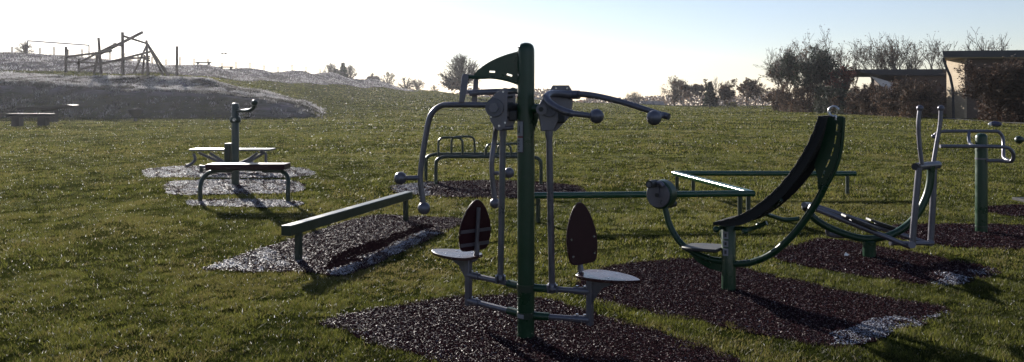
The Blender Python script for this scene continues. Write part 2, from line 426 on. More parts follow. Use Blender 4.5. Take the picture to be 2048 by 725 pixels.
def tex(scale, detail=6., rough=.65, vec=None, stretch=None):
    n_ = N(nt, 'ShaderNodeTexNoise', Scale=scale, Detail=detail, Roughness=rough)
    src = tc.outputs['Object']
    if stretch:
        mp = N(nt, 'ShaderNodeMapping'); mp.inputs['Scale'].default_value = stretch
        nt.links.new(src, mp.inputs[0]); src = mp.outputs[0]
    nt.links.new(src, n_.inputs['Vector']); return n_.outputs[0]
c1 = ramp(nt, tex(.35), [(.3, (.024, .031, .007)), (.5, (.040, .046, .010)), (.7, (.060, .055, .018))])
c2 = ramp(nt, tex(14., 8., .75), [(.3, (.008, .011, .004)), (.5, (.018, .023, .007)), (.75, (.034, .032, .014))])
mx = N(nt, 'ShaderNodeMix', data_type='RGBA'); mx.inputs[0].default_value = .55
nt.links.new(c1, mx.inputs[6]); nt.links.new(c2, mx.inputs[7])
# bare muddy patches
mud = ramp(nt, tex(.9, 5., .6, stretch=(.5, 1.6, 1)), [(.62, 0.), (.72, .7)])
mx2 = N(nt, 'ShaderNodeMix', data_type='RGBA'); nt.links.new(mud, mx2.inputs[0]); nt.links.new(mx.outputs[2], mx2.inputs[6]); mx2.inputs[7].default_value = (.035, .028, .02, 1)
# frost carried by an attribute of the land
at = N(nt, 'ShaderNodeAttribute', attribute_name='frost')
fm = ramp(nt, tex(1.3, 9., .78, stretch=(.7, 1.5, 1)), [(.42, .35), (.60, 1.)])
mm = N(nt, 'ShaderNodeMath', operation='MULTIPLY'); nt.links.new(at.outputs['Fac'], mm.inputs[0]); nt.links.new(fm, mm.inputs[1])
mx3 = N(nt, 'ShaderNodeMix', data_type='RGBA'); nt.links.new(mm.outputs[0], mx3.inputs[0]); nt.links.new(mx2.outputs[2], mx3.inputs[6]); mx3.inputs[7].default_value = (.20, .18, .22, 1)
nt.links.new(mx3.outputs[2], bs.inputs['Color'])
bp = N(nt, 'ShaderNodeBump', Strength=.9, Distance=.05); nt.links.new(tex(11., 8., .75), bp.inputs['Height'])
bp2 = N(nt, 'ShaderNodeBump', Strength=.8, Distance=.25); nt.links.new(tex(1.6, 8., .7), bp2.inputs['Height']); nt.links.new(bp.outputs[0], bp2.inputs['Normal'])
nt.links.new(bp2.outputs[0], bs.inputs['Normal'])
nt.links.new(bs.outputs[0], out.inputs[0])
ground = np_mesh('ground', vv, 4, idx, m, smooth=True)
a = ground.data.attributes.new('frost', 'FLOAT', 'POINT'); a.data.foreach_set('value', frostf(XX, YY).ravel().astype(np.float32))
tag(ground, 'grassy field rising to frosted banks on the left', 'ground', None, 'structure')

# ------------------------------------------------------------------ grass blades
def blades(x, y, h, w, tint, lean=.8):
    n = len(x); z = terrain(x, y) - .003
    a = rng.uniform(0, 2 * np.pi, n); b = rng.uniform(0, 2 * np.pi, n)
    le = np.abs(rng.normal(0, lean, n)) * h
    wx, wy = np.cos(a) * w / 2, np.sin(a) * w / 2
    p = np.stack([np.stack([x - wx, y - wy, z], 1), np.stack([x + wx, y + wy, z], 1),
                  np.stack([x + np.cos(b) * le, y + np.sin(b) * le, z + h], 1)], 1).reshape(-1, 3)
    return p, np.repeat(tint, 3)
def samp(y0, y1, n, margin=.08):
    # depth density ~ area of the view wedge
    y = np.sqrt(rng.uniform(y0 ** 2, y1 ** 2, n))
    x = rng.uniform(-.6827 - margin, .6827 + margin, n) * y
    return x, y
V_, T_ = [], []
for (y0, y1, n, hh, ww) in [(4.1, 7, 330000, .027, .0050), (7, 12, 330000, .029, .0075), (12, 22, 320000, .034, .013), (22, 40, 240000, .045, .026), (40, 80, 200000, .06, .055), (80, 175, 160000, .08, .13)]:
    x, y = samp(y0, y1, n)
    keep = np.ones(n, bool)
    ej = (fbm(x * 6, y * 6, 62, 3) - .5) * .22; jx, jy = x + rng.normal(0, .03, n) + ej, y + rng.normal(0, .04, n) + ej
    if y0 < 22:
        for pl in allpoly: keep &= ~inpoly(jx, jy, pl)
    keep &= frostf(x, y) < .3
    if y0 < 22:   # thin, worn turf
        thin = fbm(x * 1.1, y * 1.1, 31); keep &= rng.random(n) < np.clip(1.3 - 4.2 * np.maximum(0, thin - .52), .45, 1)
        worn = np.exp(-((y - (9.1 + .12 * np.sin(x * 2))) / .10) ** 2) * (x > .4) * (x < 4.8); keep &= rng.random(n) > worn * .9
    gap = fbm(x * 7.5 / (y0 / 4.1) ** .4, y * 5.5 / (y0 / 4.1) ** .4, 71, 3); keep &= rng.random(n) < np.clip((gap - .30) * 5, .12, 1)
    x, y = x[keep], y[keep]; n = len(x)
    clump = fbm(x * 2.6, y * 2.6, 21); big = fbm(x * .5, y * .5, 22)
    clump = .55 * clump + .45 * fbm(x * 9, y * 9, 25, 2); h = hh * (.2 + 1.6 * clump) * rng.uniform(.6, 1.3, n)
    w = ww * rng.uniform(.7, 1.4, n)
    t = np.clip(.40 + 1.15 * (clump - .5) + .7 * (big - .5) + rng.normal(0, .16, n), 0, .85)
    straw = rng.random(n) < (.05 + .12 * np.clip(-x / np.maximum(y, 1) + .1, 0, .6) + .25 * np.clip(big - .55, 0, 1)); t = np.where(straw, rng.uniform(.82, .97, n), t)
    brown = fbm(x * .8 + 7, y * .55, 91, 4); t = np.where((brown > .60) & (rng.random(n) < .55), rng.uniform(.74, .92, n), t)
    frost_glint_p = .003 + .035 * np.clip((-x / np.maximum(y, 1)) + .1, 0, .6)  # white blades: frost flecks plus sun sparkle painted in, denser toward the sun
    ws = rng.random(n) < frost_glint_p; t = np.where(ws, 1., t); h = np.where(ws, h * .75, h); w = np.where(ws, w * 1.4, w)
    if y0 < 12:
        pq = ((x + 1.25) / .75) ** 2 + ((y - 7.0) / .42) ** 2 + (fbm(x * 4, y * 4, 81) - .5) * 2.2; pk = (pq < 1) & (rng.random(n) < .75); t = np.where(pk, rng.uniform(.82, .97, n), t); h = np.where(pk, h * .6, h)
    p, tt = blades(x, y, h, w, t); V_.append(p); T_.append(tt)
# taller tufts round the pads and posts
V_ = np.concatenate(V_); T_ = np.concatenate(T_)
g = np_mesh('grass', V_, 3, np.arange(len(V_)), M['grass'], T_)
tag(g, 'short damp green grass across the field', 'grass', None, 'stuff')
# frosted rough grass on the banks
n = 420000
y = rng.uniform(61, 165, n) ; x = rng.uniform(-.76, -.1, n) * y
y2 = np.where(rng.random(n) < .55, rng.uniform(61, 78, n), y); x = x / y * y2; y = y2
k = rng.random(n) < frostf(x, y); x, y = x[k], y[k]; n = len(x)
cl = fbm(x * 1.3, y * 1.3, 41)
k = cl > np.where(y < 66, .58, .36); x, y, cl = x[k], y[k], cl[k]; n = len(x)
p, tt = blades(x, y, .10 + .32 * np.clip(cl - .3, 0, 1) * rng.uniform(.5, 1.4, n), rng.uniform(.04, .09, n), np.clip(rng.normal(.35 + .5 * (cl - .3), .25, n) + np.where(y > 66.5, .18, -.15) - .5 * (fbm(x * .6, y * .9, 44) > .56), 0, 1), .6)  # crest blades paler, face blades darker: sunlight and shade put into the tint
g2 = np_mesh('frosted_grass', p, 3, np.arange(len(p)), M['frostgrass'], tt)
tag(g2, 'rough frosted grass on the mound and upper bank', 'frosted grass', None, 'stuff')

exec_parts = []
# ================================================================== MAIN STATION (chest press / pull down)
S, GR = M['steel'], M['green']
px0, py0 = .094, 5.05
st = tag(empty('exercise_station', (px0, py0, 0)), 'tall dark green post with two plum seats and grey press arms with ball ends', 'exercise station')
r = .0575
MB().lathe((px0, py0, 0), [(r, -.05), (r, 1.925), (r * .97, 1.945), (r * .85, 1.965), (r * .6, 1.978), (r * .25, 1.984), (.003, 1.985)], 36).build('post', GR, st)
MB().lathe((px0, py0, 0), [(r + .004, .135), (r + .004, .175)], 36).build('collar', M['green_old'], st)
MB().lathe((px0, py0, 0), [(r + .004, .315), (r + .004, .36)], 36).build('collar', M['green_old'], st)
# two instruction plates wrapped on the post
def wrap_plate(z0, z1, a0, a1, mat, rr, name, par, n=6):
    mb = MB(); vs = []
    for i in range(n + 1):
        a = a0 + (a1 - a0) * i / n
        for z in (z0, z1):
            for q in (rr, rr + .0012): vs.append((px0 + q * math.cos(a), py0 + q * math.sin(a), z))
    fs = []
    for i in range(n):
        b = i * 4; fs += [(b, b + 4, b + 6, b + 2), (b + 1, b + 3, b + 7, b + 5), (b, b + 1, b + 5, b + 4), (b + 2, b + 6, b + 7, b + 3)]
    e = n * 4; fs += [(0, 2, 3, 1), (e, e + 1, e + 3, e + 2)]
    return mb.add(vs, fs).build(name, mat, par)
A0, A1 = math.radians(196), math.radians(248)
bp_ = wrap_plate(1.245, 1.462, A0 - .05, A1 + .1, M['black'], r + .0005, 'sign_backing', st)
for z0, z1 in ((1.358, 1.455), (1.252, 1.345)):
    wrap_plate(z0, z1, A0, A1, M['sticker'], r + .002, 'instruction_plate', st)
pm = wrap_plate(1.378, 1.428, math.radians(219), math.radians(225), M['ink'], r + .0036, 'pictogram', st)
wrap_plate(1.378, 1.390, math.radians(214), math.radians(224), M['ink'], r + .0036, 'pictogram', st)
for i in range(4):
    wrap_plate(1.262 + i * .02, 1.272 + i * .02, math.radians(208), math.radians(221 + 4 * (i % 2)), M['ink'], r + .0036, 'pictogram', st)
wrap_plate(1.3465, 1.3565, A0, A1, M['redink'], r + .002, 'warning_strip', st)
wrap_plate(.142, .168, math.radians(205), math.radians(255), M['sticker'], r + .0045, 'maker_plate', st)

# lower seat arms
def arm_tubes(end, side):
    e = Vector((end[0], end[1], 0)); c = Vector((px0, py0, 0)); d = (e - c).normalized()
    for z in (.337, .150):
        up = Vector((0, 0, z))
        MB().tube([c + d * .05 + up, c + d * .16 + up], .026, 16, smooth=False).build('sleeve', GR, st)
        MB().tube([c + d * .15 + up, e - d * .05 + up], .019, 16, smooth=False).build('seat_arm', S, st)
        MB().tube([e - d * .11 + up, e - d * .005 + up], .024, 16, smooth=False).build('arm_socket', S, st)
        w = d.cross(Vector((0, 0, 1)))
        for k in (-.085, -.035): MB().cyl(e + d * k + up + Vector((0, 0, .018)), e + d * k + up + Vector((0, 0, .034)), .009, 8).build('bolt', M['steel_bright'], st)
    return e, d
def teardrop(L, W, n=28, blunt=.55):
    """outline in (u along length 0..L, v across)"""
    pts = []
    for i in range(n):
        a = 2 * math.pi * i / n
        u = .5 - .5 * math.cos(a)                 # 0..1
        wv = math.sin(a)
        taper = (1 - u) ** .45 * .35 + .65 * math.sqrt(max(0, 1 - u ** 2.6))
        v_ = W / 2 * (1 if wv > 0 else -1) * min(1, abs(wv) ** blunt) * taper
        pts.append((u * L, v_))
    return pts
def seat_unit(end, face, zs, back_front):
    """end: foot of the seat column; face: unit direction the sitter looks"""
    e = Vector((end[0], end[1], 0)); f = Vector((face[0], face[1], 0)).normalized(); w = Vector((-f.y, f.x, 0))
    # column
    MB().box(e + Vector((0, 0, (.115 + zs - .02) / 2)), f * .02, w * .02, Vector((0, 0, (zs - .02 - .115) / 2))).build('seat_column', S, st, bevel=.004)
    MB().prism([e + f * .019 + Vector((0, 0, zs - .025)) - w * .004, e + f * .20 + Vector((0, 0, zs - .025)) - w * .004, e + f * .17 + Vector((0, 0, zs - .045)) - w * .004,
                e + f * .09 + Vector((0, 0, zs - .085)) - w * .004, e + f * .035 + Vector((0, 0, zs - .16)) - w * .004, e + f * .019 + Vector((0, 0, zs - .2)) - w * .004], w * .008).build('gusset', S, st)
    MB().box(e + f * .08 + Vector((0, 0, zs - .0205)), f * .12, w * .03, Vector((0, 0, .004))).build('seat_bracket', S, st)
    o = e - f * .075
    td = teardrop(.43, .30)
    so = MB().prism([o + f * u + w * v_ + Vector((0, 0, zs - .016)) for u, v_ in td], Vector((0, 0, .02))).build('seat', M['seat'], st, bevel=.006)
    for u, v_ in ((.10, .07), (.10, -.07), (.24, .06), (.24, -.06)): MB().cyl(o + f * u + w * v_ + Vector((0, 0, zs + .003)), o + f * u + w * v_ + Vector((0, 0, zs + .006)), .007, 8).build('bolt', M['steel_bright'], so)
    return e, f, w
eL, dL = arm_tubes((-.314, 5.42), 1)
eR, dR = arm_tubes((.513, 4.94), -1)
fL = Vector((-.80, .60, 0)); fR = Vector((.84, -.54, 0))
seat_unit(eL, fL, .475, 0)
seat_unit(eR, fR, .455, 0)
def backrest(base, f, zb, L, W, strap, tilt=.10):
    """base: ground point under the bottom centre; f: facing direction"""
    f = f.normalized(); w = Vector((-f.y, f.x, 0)); up = (Vector((0, 0, 1)) - f * tilt).normalized()
    b0 = base + Vector((0, 0, zb))
    prf = [(0, .22), (.012, .36), (.05, .43), (.14, .47), (.27, .5), (.42, .5), (.56, .465), (.7, .39), (.82, .30), (.91, .21), (.97, .12), (1., .04)]
    shp = [(a_ * L, b_ * W) for a_, b_ in prf] + [(a_ * L, -b_ * W) for a_, b_ in reversed(prf)]
    o = MB().prism([b0 + up * u + w * v_ for u, v_ in shp], f * .016).build('backrest', M['plum'], st, bevel=.004)
    for u, v_ in ((.06, W * .36), (.06, -W * .36), (.17, W * .38), (.17, -W * .38)):
        p = b0 + up * u + w * v_ + f * .016; MB().cyl(p, p + f * .004, .0075, 10).build('bolt', M['steel_bright'], o)
    if strap:
        for u, half in ((.05, W * .46), (.15, W * .48)):
            MB().box(b0 + up * u - f * .004, w * half, up * .012, f * .003).build('back_strap', S, o)
    MB().tube([b0 - f * .02 + up * (-.05) + f * .01, b0 - f * .022 + up * .03, b0 - f * .022 + up * (.32 if strap else .2)], .014, 12, sub=3).build('back_support', S, o)
backrest(Vector((-.272, 5.44, 0)), Vector((-.6, .8, 0)), .505, .375, .27, True)
backrest(Vector((.468, 4.965, 0)), Vector((.62, -.78, 0)), .515, .405, .27, False)
MB().tube([eL - fL * .02 + Vector((0, 0, .44)), Vector((-.262, 5.425, .45)), Vector((-.248, 5.418, .50)), Vector((-.25, 5.42, .56))], .014, 12).build('back_support', S, st)
MB().tube([eR - fR * .02 + Vector((0, 0, .43)), Vector((.46, 4.97, .44)), Vector((.45, 4.978, .49)), Vector((.452, 4.976, .55))], .014, 12).build('back_support', S, st)

# upright push rods (from hub to lower arm)
def rod(a, b, rr=.0215):
    a, b = Vector(a), Vector(b); d = (b - a).normalized()
    o = MB().tube([a, b], rr, 18, smooth=False).build('push_rod', S, st)
    MB().lathe(b + Vector((0, 0, -.02)), [(.024, -.02), (.026, 0), (.033, .008), (.033, .035), (.027, .045)], 20).build('rod_foot', S, o)
    MB().lathe(a + Vector((0, 0, -.02)), [(.026, -.02), (.026, .0), (.026, .03)], 20).build('rod_collar', S, o)
    for k in (-1, 1): MB().box(b + Vector((.03 * k, -.03, -.005)), (.006, 0, 0), (0, .018, 0), (0, 0, .026)).build('pivot_lug', S, o)
rod(P(1006, 262, 5.20), P(1001, 556, 5.20))
rod(P(1098, 262, 5.00), P(1104, 574, 5.02))
# hub plates
def plate(px_poly, Y, th, name='hub_plate', dyy=0, mat=None, slope=0.):
    pts = []
    for a_, b_ in px_poly:
        yy = Y + slope * (a_ - px_poly[0][0])
        pts.append(P(a_, b_, yy))
    return MB().prism(pts, Vector((0, th, 0))).build(name, mat or S, st, bevel=.003)
hubL = [(1002, 180), (1008, 176), (1015, 177), (1015, 240), (1011, 254), (1004, 261), (994, 262), (981, 243), (974, 217), (979, 200), (990, 188)]
plate(hubL, 5.00, .008)
plate([(x_ + 16, y_ - 1) for x_, y_ in hubL], 5.13, .008)
MB().cyl(P(989, 216, 4.995), P(989, 216, 4.972), .062, 32).build('pivot_disc', M['steel_dark'], st, bevel=.004)
MB().cyl(P(988, 216, 4.972), P(987, 216, 4.950), .034, 6).build('pivot_nut', S, st)
mb = MB()
mb.cyl(P(992, 216, 5.01), P(1040, 215, 5.13), .028, 18)
for zz in (195, 208, 222, 236): mb.cyl(P(1010, zz, 5.01), P(1024, zz - 1, 5.13), .008, 8)
mb.build('pivot_axle', M['black'], st)
MB().box(P(1026, 232, 5.07), (.03, 0, 0), (0, .035, 0), (0, 0, .035)).build('pivot_block', M['black'], st, bevel=.01)
MB().cyl(P(988, 258, 5.06), P(1026, 256, 5.09), .016, 16).build('cross_pin', S, st)
for a_, b_ in ((1006, 184), (998, 252), (1010, 246), (982, 234)): MB().cyl(P(a_, b_, 4.999), P(a_, b_, 4.992), .007, 8).build('bolt', M['steel_bright'], st)
hubR = [(1105, 171), (1138, 171), (1144, 181), (1146, 205), (1142, 232), (1112, 263), (1082, 263), (1079, 243), (1074, 219), (1083, 199), (1098, 184)]
plate(hubR, 5.06, .008)
plate([(1075, 219), (1084, 200), (1099, 194), (1113, 204), (1117, 240), (1108, 261), (1082, 262), (1080, 243)], 4.96, .008)
MB().cyl(P(1098, 218, 4.958), P(1098, 218, 4.945), .055, 32).build('pivot_disc', M['steel_dark'], st, bevel=.004)
MB().cyl(P(1083, 219, 4.945), P(1083, 219, 4.915), .036, 28).build('pivot_disc', S, st)
MB().cyl(P(1082, 219, 4.915), P(1082, 219, 4.905), .017, 6).build('pivot_nut', M['black'], st)
MB().cyl(P(1060, 217, 5.04), P(1100, 219, 4.97), .03, 18).build('pivot_axle', GR, st)
for a_, b_ in ((1112, 177), (1134, 177), (1086, 256), (1104, 256)): MB().cyl(P(a_, b_, 5.059), P(a_, b_, 5.05), .007, 8).build('bolt', M['steel_bright'], st)
MB().box(P(1114, 232, 5.02), (.05, 0, 0), (0, .03, 0), (0, 0, .05)).build('pivot_block', M['black'], st, bevel=.01)
MB().prism([P(1066, 205, 5.04), P(1080, 212, 5.02), P(1078, 236, 5.02), P(1069, 262, 5.04), P(1066, 262, 5.04)], Vector((0, .012, 0))).build('hub_bracket', GR, st)

# left press arms with ball ends
def ball_handle(par, a, b, rb=.044, rr=.016):
    mb = MB().cyl(a, b, rr, 14); o = mb.build('grip', S, par); MB().ball(b, rb).build('grip_ball', S, par); return o
def press(pts, rr, balls):
    o = MB().tube(pts, rr, 18, sub=8).build('press_arm', S, st)
    for a, b, rb in balls: ball_handle(o, a, b, rb)
    return o
Yl = 5.12
press([P(990, 211, 5.02), P(940, 210, 5.03), P(905, 210, Yl - .05), P(880, 213, Yl), P(861, 232, Yl), P(852, 270, Yl), P(842, 335, Yl), P(841, 365, Yl), P(846, 405, Yl)], .0195,
      [(P(842, 356, Yl), P(801, 357, Yl - .02), .044), (P(846, 395, Yl), P(848, 417, Yl), .043)])
Yb = 6.1
press([P(1020, 185, 5.25), P(992, 200, 5.7), P(991, 262, Yb), P(984, 320, Yb), P(985, 360, Yb), P(989, 396, Yb)], .0205,
      [(P(987, 347, Yb), P(1018, 346, Yb - .05), .043), (P(989, 390, Yb), P(990, 407, Yb), .043)])
# upper tube and link plates
MB().tube([P(1040, 183, 5.15), P(985, 184, 5.12), P(938, 187, 5.10)], .0205, 16, sub=3).build('upper_tube', S, st)
MB().tube([P(932, 184, 5.06), P(946, 184, 5.2)], .014, 12, smooth=False).build('link_pin', S, st)
plate([(924, 150), (930, 147), (937, 152), (934, 180), (928, 205), (918, 206), (920, 180)], 5.02, .012, 'link_plate')
plate([(948, 158), (957, 158), (956, 182), (953, 206), (943, 206), (945, 182)], 5.20, .012, 'link_plate')
# green fin with two slots
def curve(a, b, c, n): return [tuple(((1 - t) ** 2) * np.array(a) + 2 * t * (1 - t) * np.array(b) + t * t * np.array(c)) for t in [i / n for i in range(n + 1)]]
top_ = curve((948, 149), (975, 117), (1037, 103), 12)
slotl = lambda cx_, cy_, a_: [(cx_ - 5.5 * math.cos(a_) + 1.8 * math.sin(a_), cy_ - 5.5 * math.sin(a_) - 1.8 * math.cos(a_)), (cx_ + 5.5 * math.cos(a_) + 1.8 * math.sin(a_), cy_ + 5.5 * math.sin(a_) - 1.8 * math.cos(a_)),
                              (cx_ + 5.5 * math.cos(a_) - 1.8 * math.sin(a_), cy_ + 5.5 * math.sin(a_) + 1.8 * math.cos(a_)), (cx_ - 5.5 * math.cos(a_) - 1.8 * math.sin(a_), cy_ - 5.5 * math.sin(a_) + 1.8 * math.cos(a_))]
bot_ = curve((1037, 170), (1000, 155), (948, 158), 8)
outl = [P(a_, b_, 5.06) for a_, b_ in top_ + bot_]
holes = [[P(a_, b_, 5.06) for a_, b_ in slotl(984.5, 144, .05)], [P(a_, b_, 5.06) for a_, b_ in slotl(1019, 150.5, .3)]]
def prism_holes(outline, holes, th):
    loops = [outline] + holes; flat = [p for l in loops for p in l]; n = len(flat); th = Vector(th)
    tri = tessellate_polygon(loops)
    fs = [tuple(t) for t in tri] + [tuple(i + n for i in reversed(t)) for t in tri]
    o = 0
    for l in loops:
        m_ = len(l); fs += [(o + i, o + (i + 1) % m_, o + (i + 1) % m_ + n, o + i + n) for i in range(m_)]; o += m_
    return MB().add(flat + [p + th for p in flat], fs)
prism_holes(outl, holes, (0, .006, 0)).build('fin', GR, st)
MB().tube([P(924, 152, 5.06), P(950, 155, 5.065), P(985, 155.5, 5.07), P(1015, 161, 5.06), P(1038, 169, 5.05)], [.014, .014, .010, .009, .009], 12).build('fin_tube', GR, st)
MB().box(P(1036, 137, 5.06), (.005, 0, 0), (0, .02, 0), (0, 0, .115)).build('fin_mount', GR, st)
for a_, b_ in ((1039.5, 95), (1039.5, 150)): MB().cyl(P(a_, b_, 5.02), P(a_ - 3, b_, 5.0), .006, 8).build('bolt', M['steel_bright'], st)
# right pull arms
o1 = MB().tube([P(1146, 190, 5.02), P(1122, 188, 4.98), P(1102, 188, 4.90), P(1093, 196, 4.80), P(1101, 208, 4.74), P(1120, 220, 4.70), P(1143, 228, 4.68)], .0235, 18, sub=8).build('pull_arm', S, st)
ball_handle(o1, P(1140, 227, 4.68), P(1193, 233, 4.66), .046, .018)
MB().cyl(P(1139, 226.5, 4.68), P(1147, 229, 4.68), .023, 16).build('arm_collar', S, o1)
o2 = MB().tube([P(1142, 190, 5.02), P(1165, 189, 4.98), P(1200, 194, 4.92), P(1245, 205, 4.84), P(1290, 219, 4.76), P(1334, 233, 4.68)], [.022, .021, .020, .019, .018, .017], 18, sub=8).build('pull_arm', S, st)
MB().cyl(P(1139, 190, 5.03), P(1158, 190, 4.99), .03, 18).build('arm_collar', S, o2)
MB().cyl(P(1324, 230, 4.70), P(1338, 234, 4.67), .021, 16).build('arm_collar', S, o2)
MB().ball(P(1308, 236, 4.62), .047).build('grip_ball', S, o2)
MB().cyl(P(1308, 234, 4.62), P(1326, 232, 4.68), .017, 14).build('grip', S, o2)

# ================================================================== square balance beam
bb = tag(empty('balance_beam', (-1.76, 8.67, 0)), 'straight square green balance beam on two posts, left of the tall post', 'balance beam')
a_, b_ = Vector((-2.12, 7.45, 0)), Vector((-1.40, 9.88, 0)); d = (b_ - a_).normalized(); w = Vector((d.y, -d.x, 0))
MB().box((a_ + b_) / 2 + d * -.06 + Vector((0, 0, .335)), d * ((b_ - a_).length / 2 + .16), w * .055, Vector((0, 0, .05))).build('beam', M['green_old'], bb, bevel=.008)
for q in (a_, b_): MB().box(q + Vector((0, 0, .12)), d * .028, w * .028, Vector((0, 0, .164))).build('leg', M['green_old'], bb, bevel=.004)

# ================================================================== zigzag rail
zr = tag(empty('zigzag_rail', (2.8, 11.2, 0)), 'low green tubular rail in a zigzag of three lengths', 'balance rail')
Q = [Vector((.30, 9.78, .35)), Vector((3.20, 10.0, .35)), Vector((2.76, 12.75, .35)), Vector((5.80, 12.7, .35))]
M['green_gloss'] = simple('glossy_green_paint', (.006, .04, .02), (.01, .055, .028), .16, scale=5, bump=.01, rvar=.03)
for i in range(3):
    dd = (Q[i + 1] - Q[i]).normalized()
    MB().tube([Q[i] + dd * (-.02), Q[i + 1] + dd * .02], .042, 24, smooth=False).build('rail', M['green_gloss'], zr)
for q in (Q[0] + Vector((.04, 0, 0)), Q[1] + Vector((-.16, 0, 0)), Q[1] + Vector((-.03, .06, 0)), Q[2] + Vector((.04, -.02, 0)), Q[2] + Vector((.32, 0, 0)), Q[3] + Vector((-.12, 0, 0))):
    MB().cyl((q.x, q.y, -.04), (q.x, q.y, .335), .030, 16).build('leg', M['green_old'], zr)

# ================================================================== hand cycle with curved bench
hc = tag(empty('hand_cycle_bench', (1.82, 6.3, 0)), 'dark green hand cycle with seat and tall curved black slatted bench', 'exercise machine')
c0 = Vector((1.82, 6.30, 0)); ax = Vector((.79, -.61, 0)).normalized(); wd_ = Vector((-ax.y, ax.x, 0))   # wd_ points away from the camera
def L(t, z, s_=0.): return c0 + ax * t + wd_ * s_ + Vector((0, 0, z))
def atx(px, py, s_=0.):
    """point of the machine's long plane (offset s_) seen at a measured pixel"""
    o = c0 + wd_ * s_; tt = (px - CX) / F
    t = (tt * o.y - o.x) / (ax.x - tt * ax.y); q = o + ax * t
    return Vector((q.x, q.y, H - (py - HY) / F * q.y))
MB().lathe((c0.x, c0.y, 0), [(.058, -.05), (.058, .54), (.05, .555), (.02, .562)], 32).build('post', GR, hc)
# crank housing
hub = atx(1322, 389)
ho = MB().cyl(hub + wd_ * .07, hub - wd_ * .045, .128, 40).build('crank_housing', GR, hc, bevel=.012)
MB().cyl(hub - wd_ * .046, hub - wd_ * .060, .112, 40).build('crank_disc', S, hc, bevel=.003)
cr = MB().prism([hub - wd_ * .062 + ax * a1_ + Vector((0, 0, b1_)) for a1_, b1_ in ((-.022, -.02), (.022, -.02), (.014, .085), (-.03, .10))], -wd_ * .014).build('crank_arm', S, hc)
gb = hub - wd_ * .07 + ax * (-.03) + Vector((0, 0, .10))
MB().cyl(gb + wd_ * .02, gb - wd_ * .10, .034, 20).build('crank_grip', M['black'], cr)
MB().cyl(gb - wd_ * .10, gb - wd_ * .106, .022, 16).build('grip_cap', S, cr)
MB().tube([gb + ax * .02, gb + ax * .06 + Vector((0, 0, .005)), gb + ax * .085 - Vector((0, 0, .02))], .022, 14).build('grip_guard', S, cr)
g2_ = hub + wd_ * .08 + ax * (.03) - Vector((0, 0, .10))
MB().cyl(g2_, g2_ + wd_ * .12, .032, 18).build('crank_grip', M['black'], hc)
MB().cyl(hub - wd_ * .075, hub - wd_ * .085, .02, 6).build('crank_nut', M['black'], cr)
# bow from housing to post
MB().tube([atx(1330, 415), atx(1340, 452), atx(1362, 487), atx(1392, 507), atx(1425, 520), atx(1458, 523)], .027, 18, sub=8).build('front_bow', GR, hc)
sp_ = [atx(1352, 478), atx(1372, 498), atx(1410, 516), atx(1447, 526), atx(1447, 546), atx(1415, 537), atx(1380, 518)]
MB().prism([q - wd_ * .005 for q in [atx(1380, 508), atx(1410, 513), atx(1447, 516), atx(1447, 545), atx(1420, 538), atx(1395, 524)]], wd_ * .01).build('bow_web', GR, hc)
# seat
s0, s1 = atx(1368, 496), atx(1446, 501)
ss = MB().prism([s0 - wd_ * .10 + (s1 - s0) * .06, s0 - wd_ * .14 + (s1 - s0) * .3, s1 - wd_ * .15, s1 + wd_ * .15, s0 + wd_ * .14 + (s1 - s0) * .3, s0 + wd_ * .10 + (s1 - s0) * .06], Vector((0, 0, .028))).build('seat', M['black'], hc, bevel=.008)
# label plates on the post
lp = atx(1450, 480)
v_ = Vector((-.36, -.93, 0)); u_ = Vector((.93, -.36, 0))
for z0, z1 in ((.44, .50), (.375, .425), (.30, .36)):
    q = c0 + v_ * .0595 - u_ * .02 + Vector((0, 0, (z0 + z1) / 2))
    o = MB().box(q, u_ * .022, v_ * .002, Vector((0, 0, (z1 - z0) / 2))).build('instruction_plate', M['sticker'], hc)
    MB().box(q + v_ * .003, u_ * .009, v_ * .0012, Vector((0, 0, (z1 - z0) / 4))).build('pictogram', M['ink'], o)
# rear bow
rb_pts = [(1458, 528), (1500, 526), (1545, 507), (1588, 468), (1625, 418), (1650, 372)]
MB().tube([atx(*q) for q in rb_pts], .027, 18, sub=8).build('rear_bow', GR, hc)
# broad green fin from bow up to the top of the bench, with slots
finL = [(1634, 345), (1646, 352), (1660, 372)]
fin_out = [(1657, 231), (1687, 233), (1688, 262), (1684, 290), (1678, 318), (1668, 345), (1655, 374), (1644, 388), (1636, 378), (1634, 352), (1628, 330), (1640, 300), (1650, 265)]
def slot_loop(p0, p1, w_=1.3):
    p0 = np.array(p0, float); p1 = np.array(p1, float); d_ = p1 - p0; n_ = np.array([-d_[1], d_[0]]) / np.linalg.norm(d_) * w_
    return [tuple(p0 - n_), tuple(p1 - n_), tuple(p1 + n_), tuple(p0 + n_)]
sl = [slot_loop((1672, 272), (1669, 288)), slot_loop((1667, 296), (1662, 312)), slot_loop((1659, 320), (1652, 335)), slot_loop((1674, 248), (1673, 263)), slot_loop((1649, 342), (1644, 356))]
prism_holes([atx(a1_, b1_, .0) for a1_, b1_ in fin_out], [[atx(a1_, b1_, .0) for a1_, b1_ in s_] for s_ in sl], wd_ * .010).build('bench_fin', GR, hc)
MB().tube([atx(*q) for q in [(1644, 386), (1662, 358), (1676, 325), (1684, 285), (1687, 235)]], .014, 12).build('fin_edge', GR, hc)
# the curved slatted bench
bc = [(1443, 443), (1490, 430), (1530, 408), (1568, 376), (1600, 338), (1626, 296), (1645, 255), (1652, 232)]
bp3 = [atx(*q) for q in bc]
dense = []
for i in range(len(bp3) - 1):
    p0, p1, p2, p3 = bp3[max(i - 1, 0)], bp3[i], bp3[i + 1], bp3[min(i + 2, len(bp3) - 1)]
    for k in range(8):
        t = k / 8; dense.append(.5 * ((2 * p1) + (p2 - p0) * t + (2 * p0 - 5 * p1 + 4 * p2 - p3) * t * t + (3 * p1 - p0 - 3 * p2 + p3) * t ** 3))
dense.append(bp3[-1])
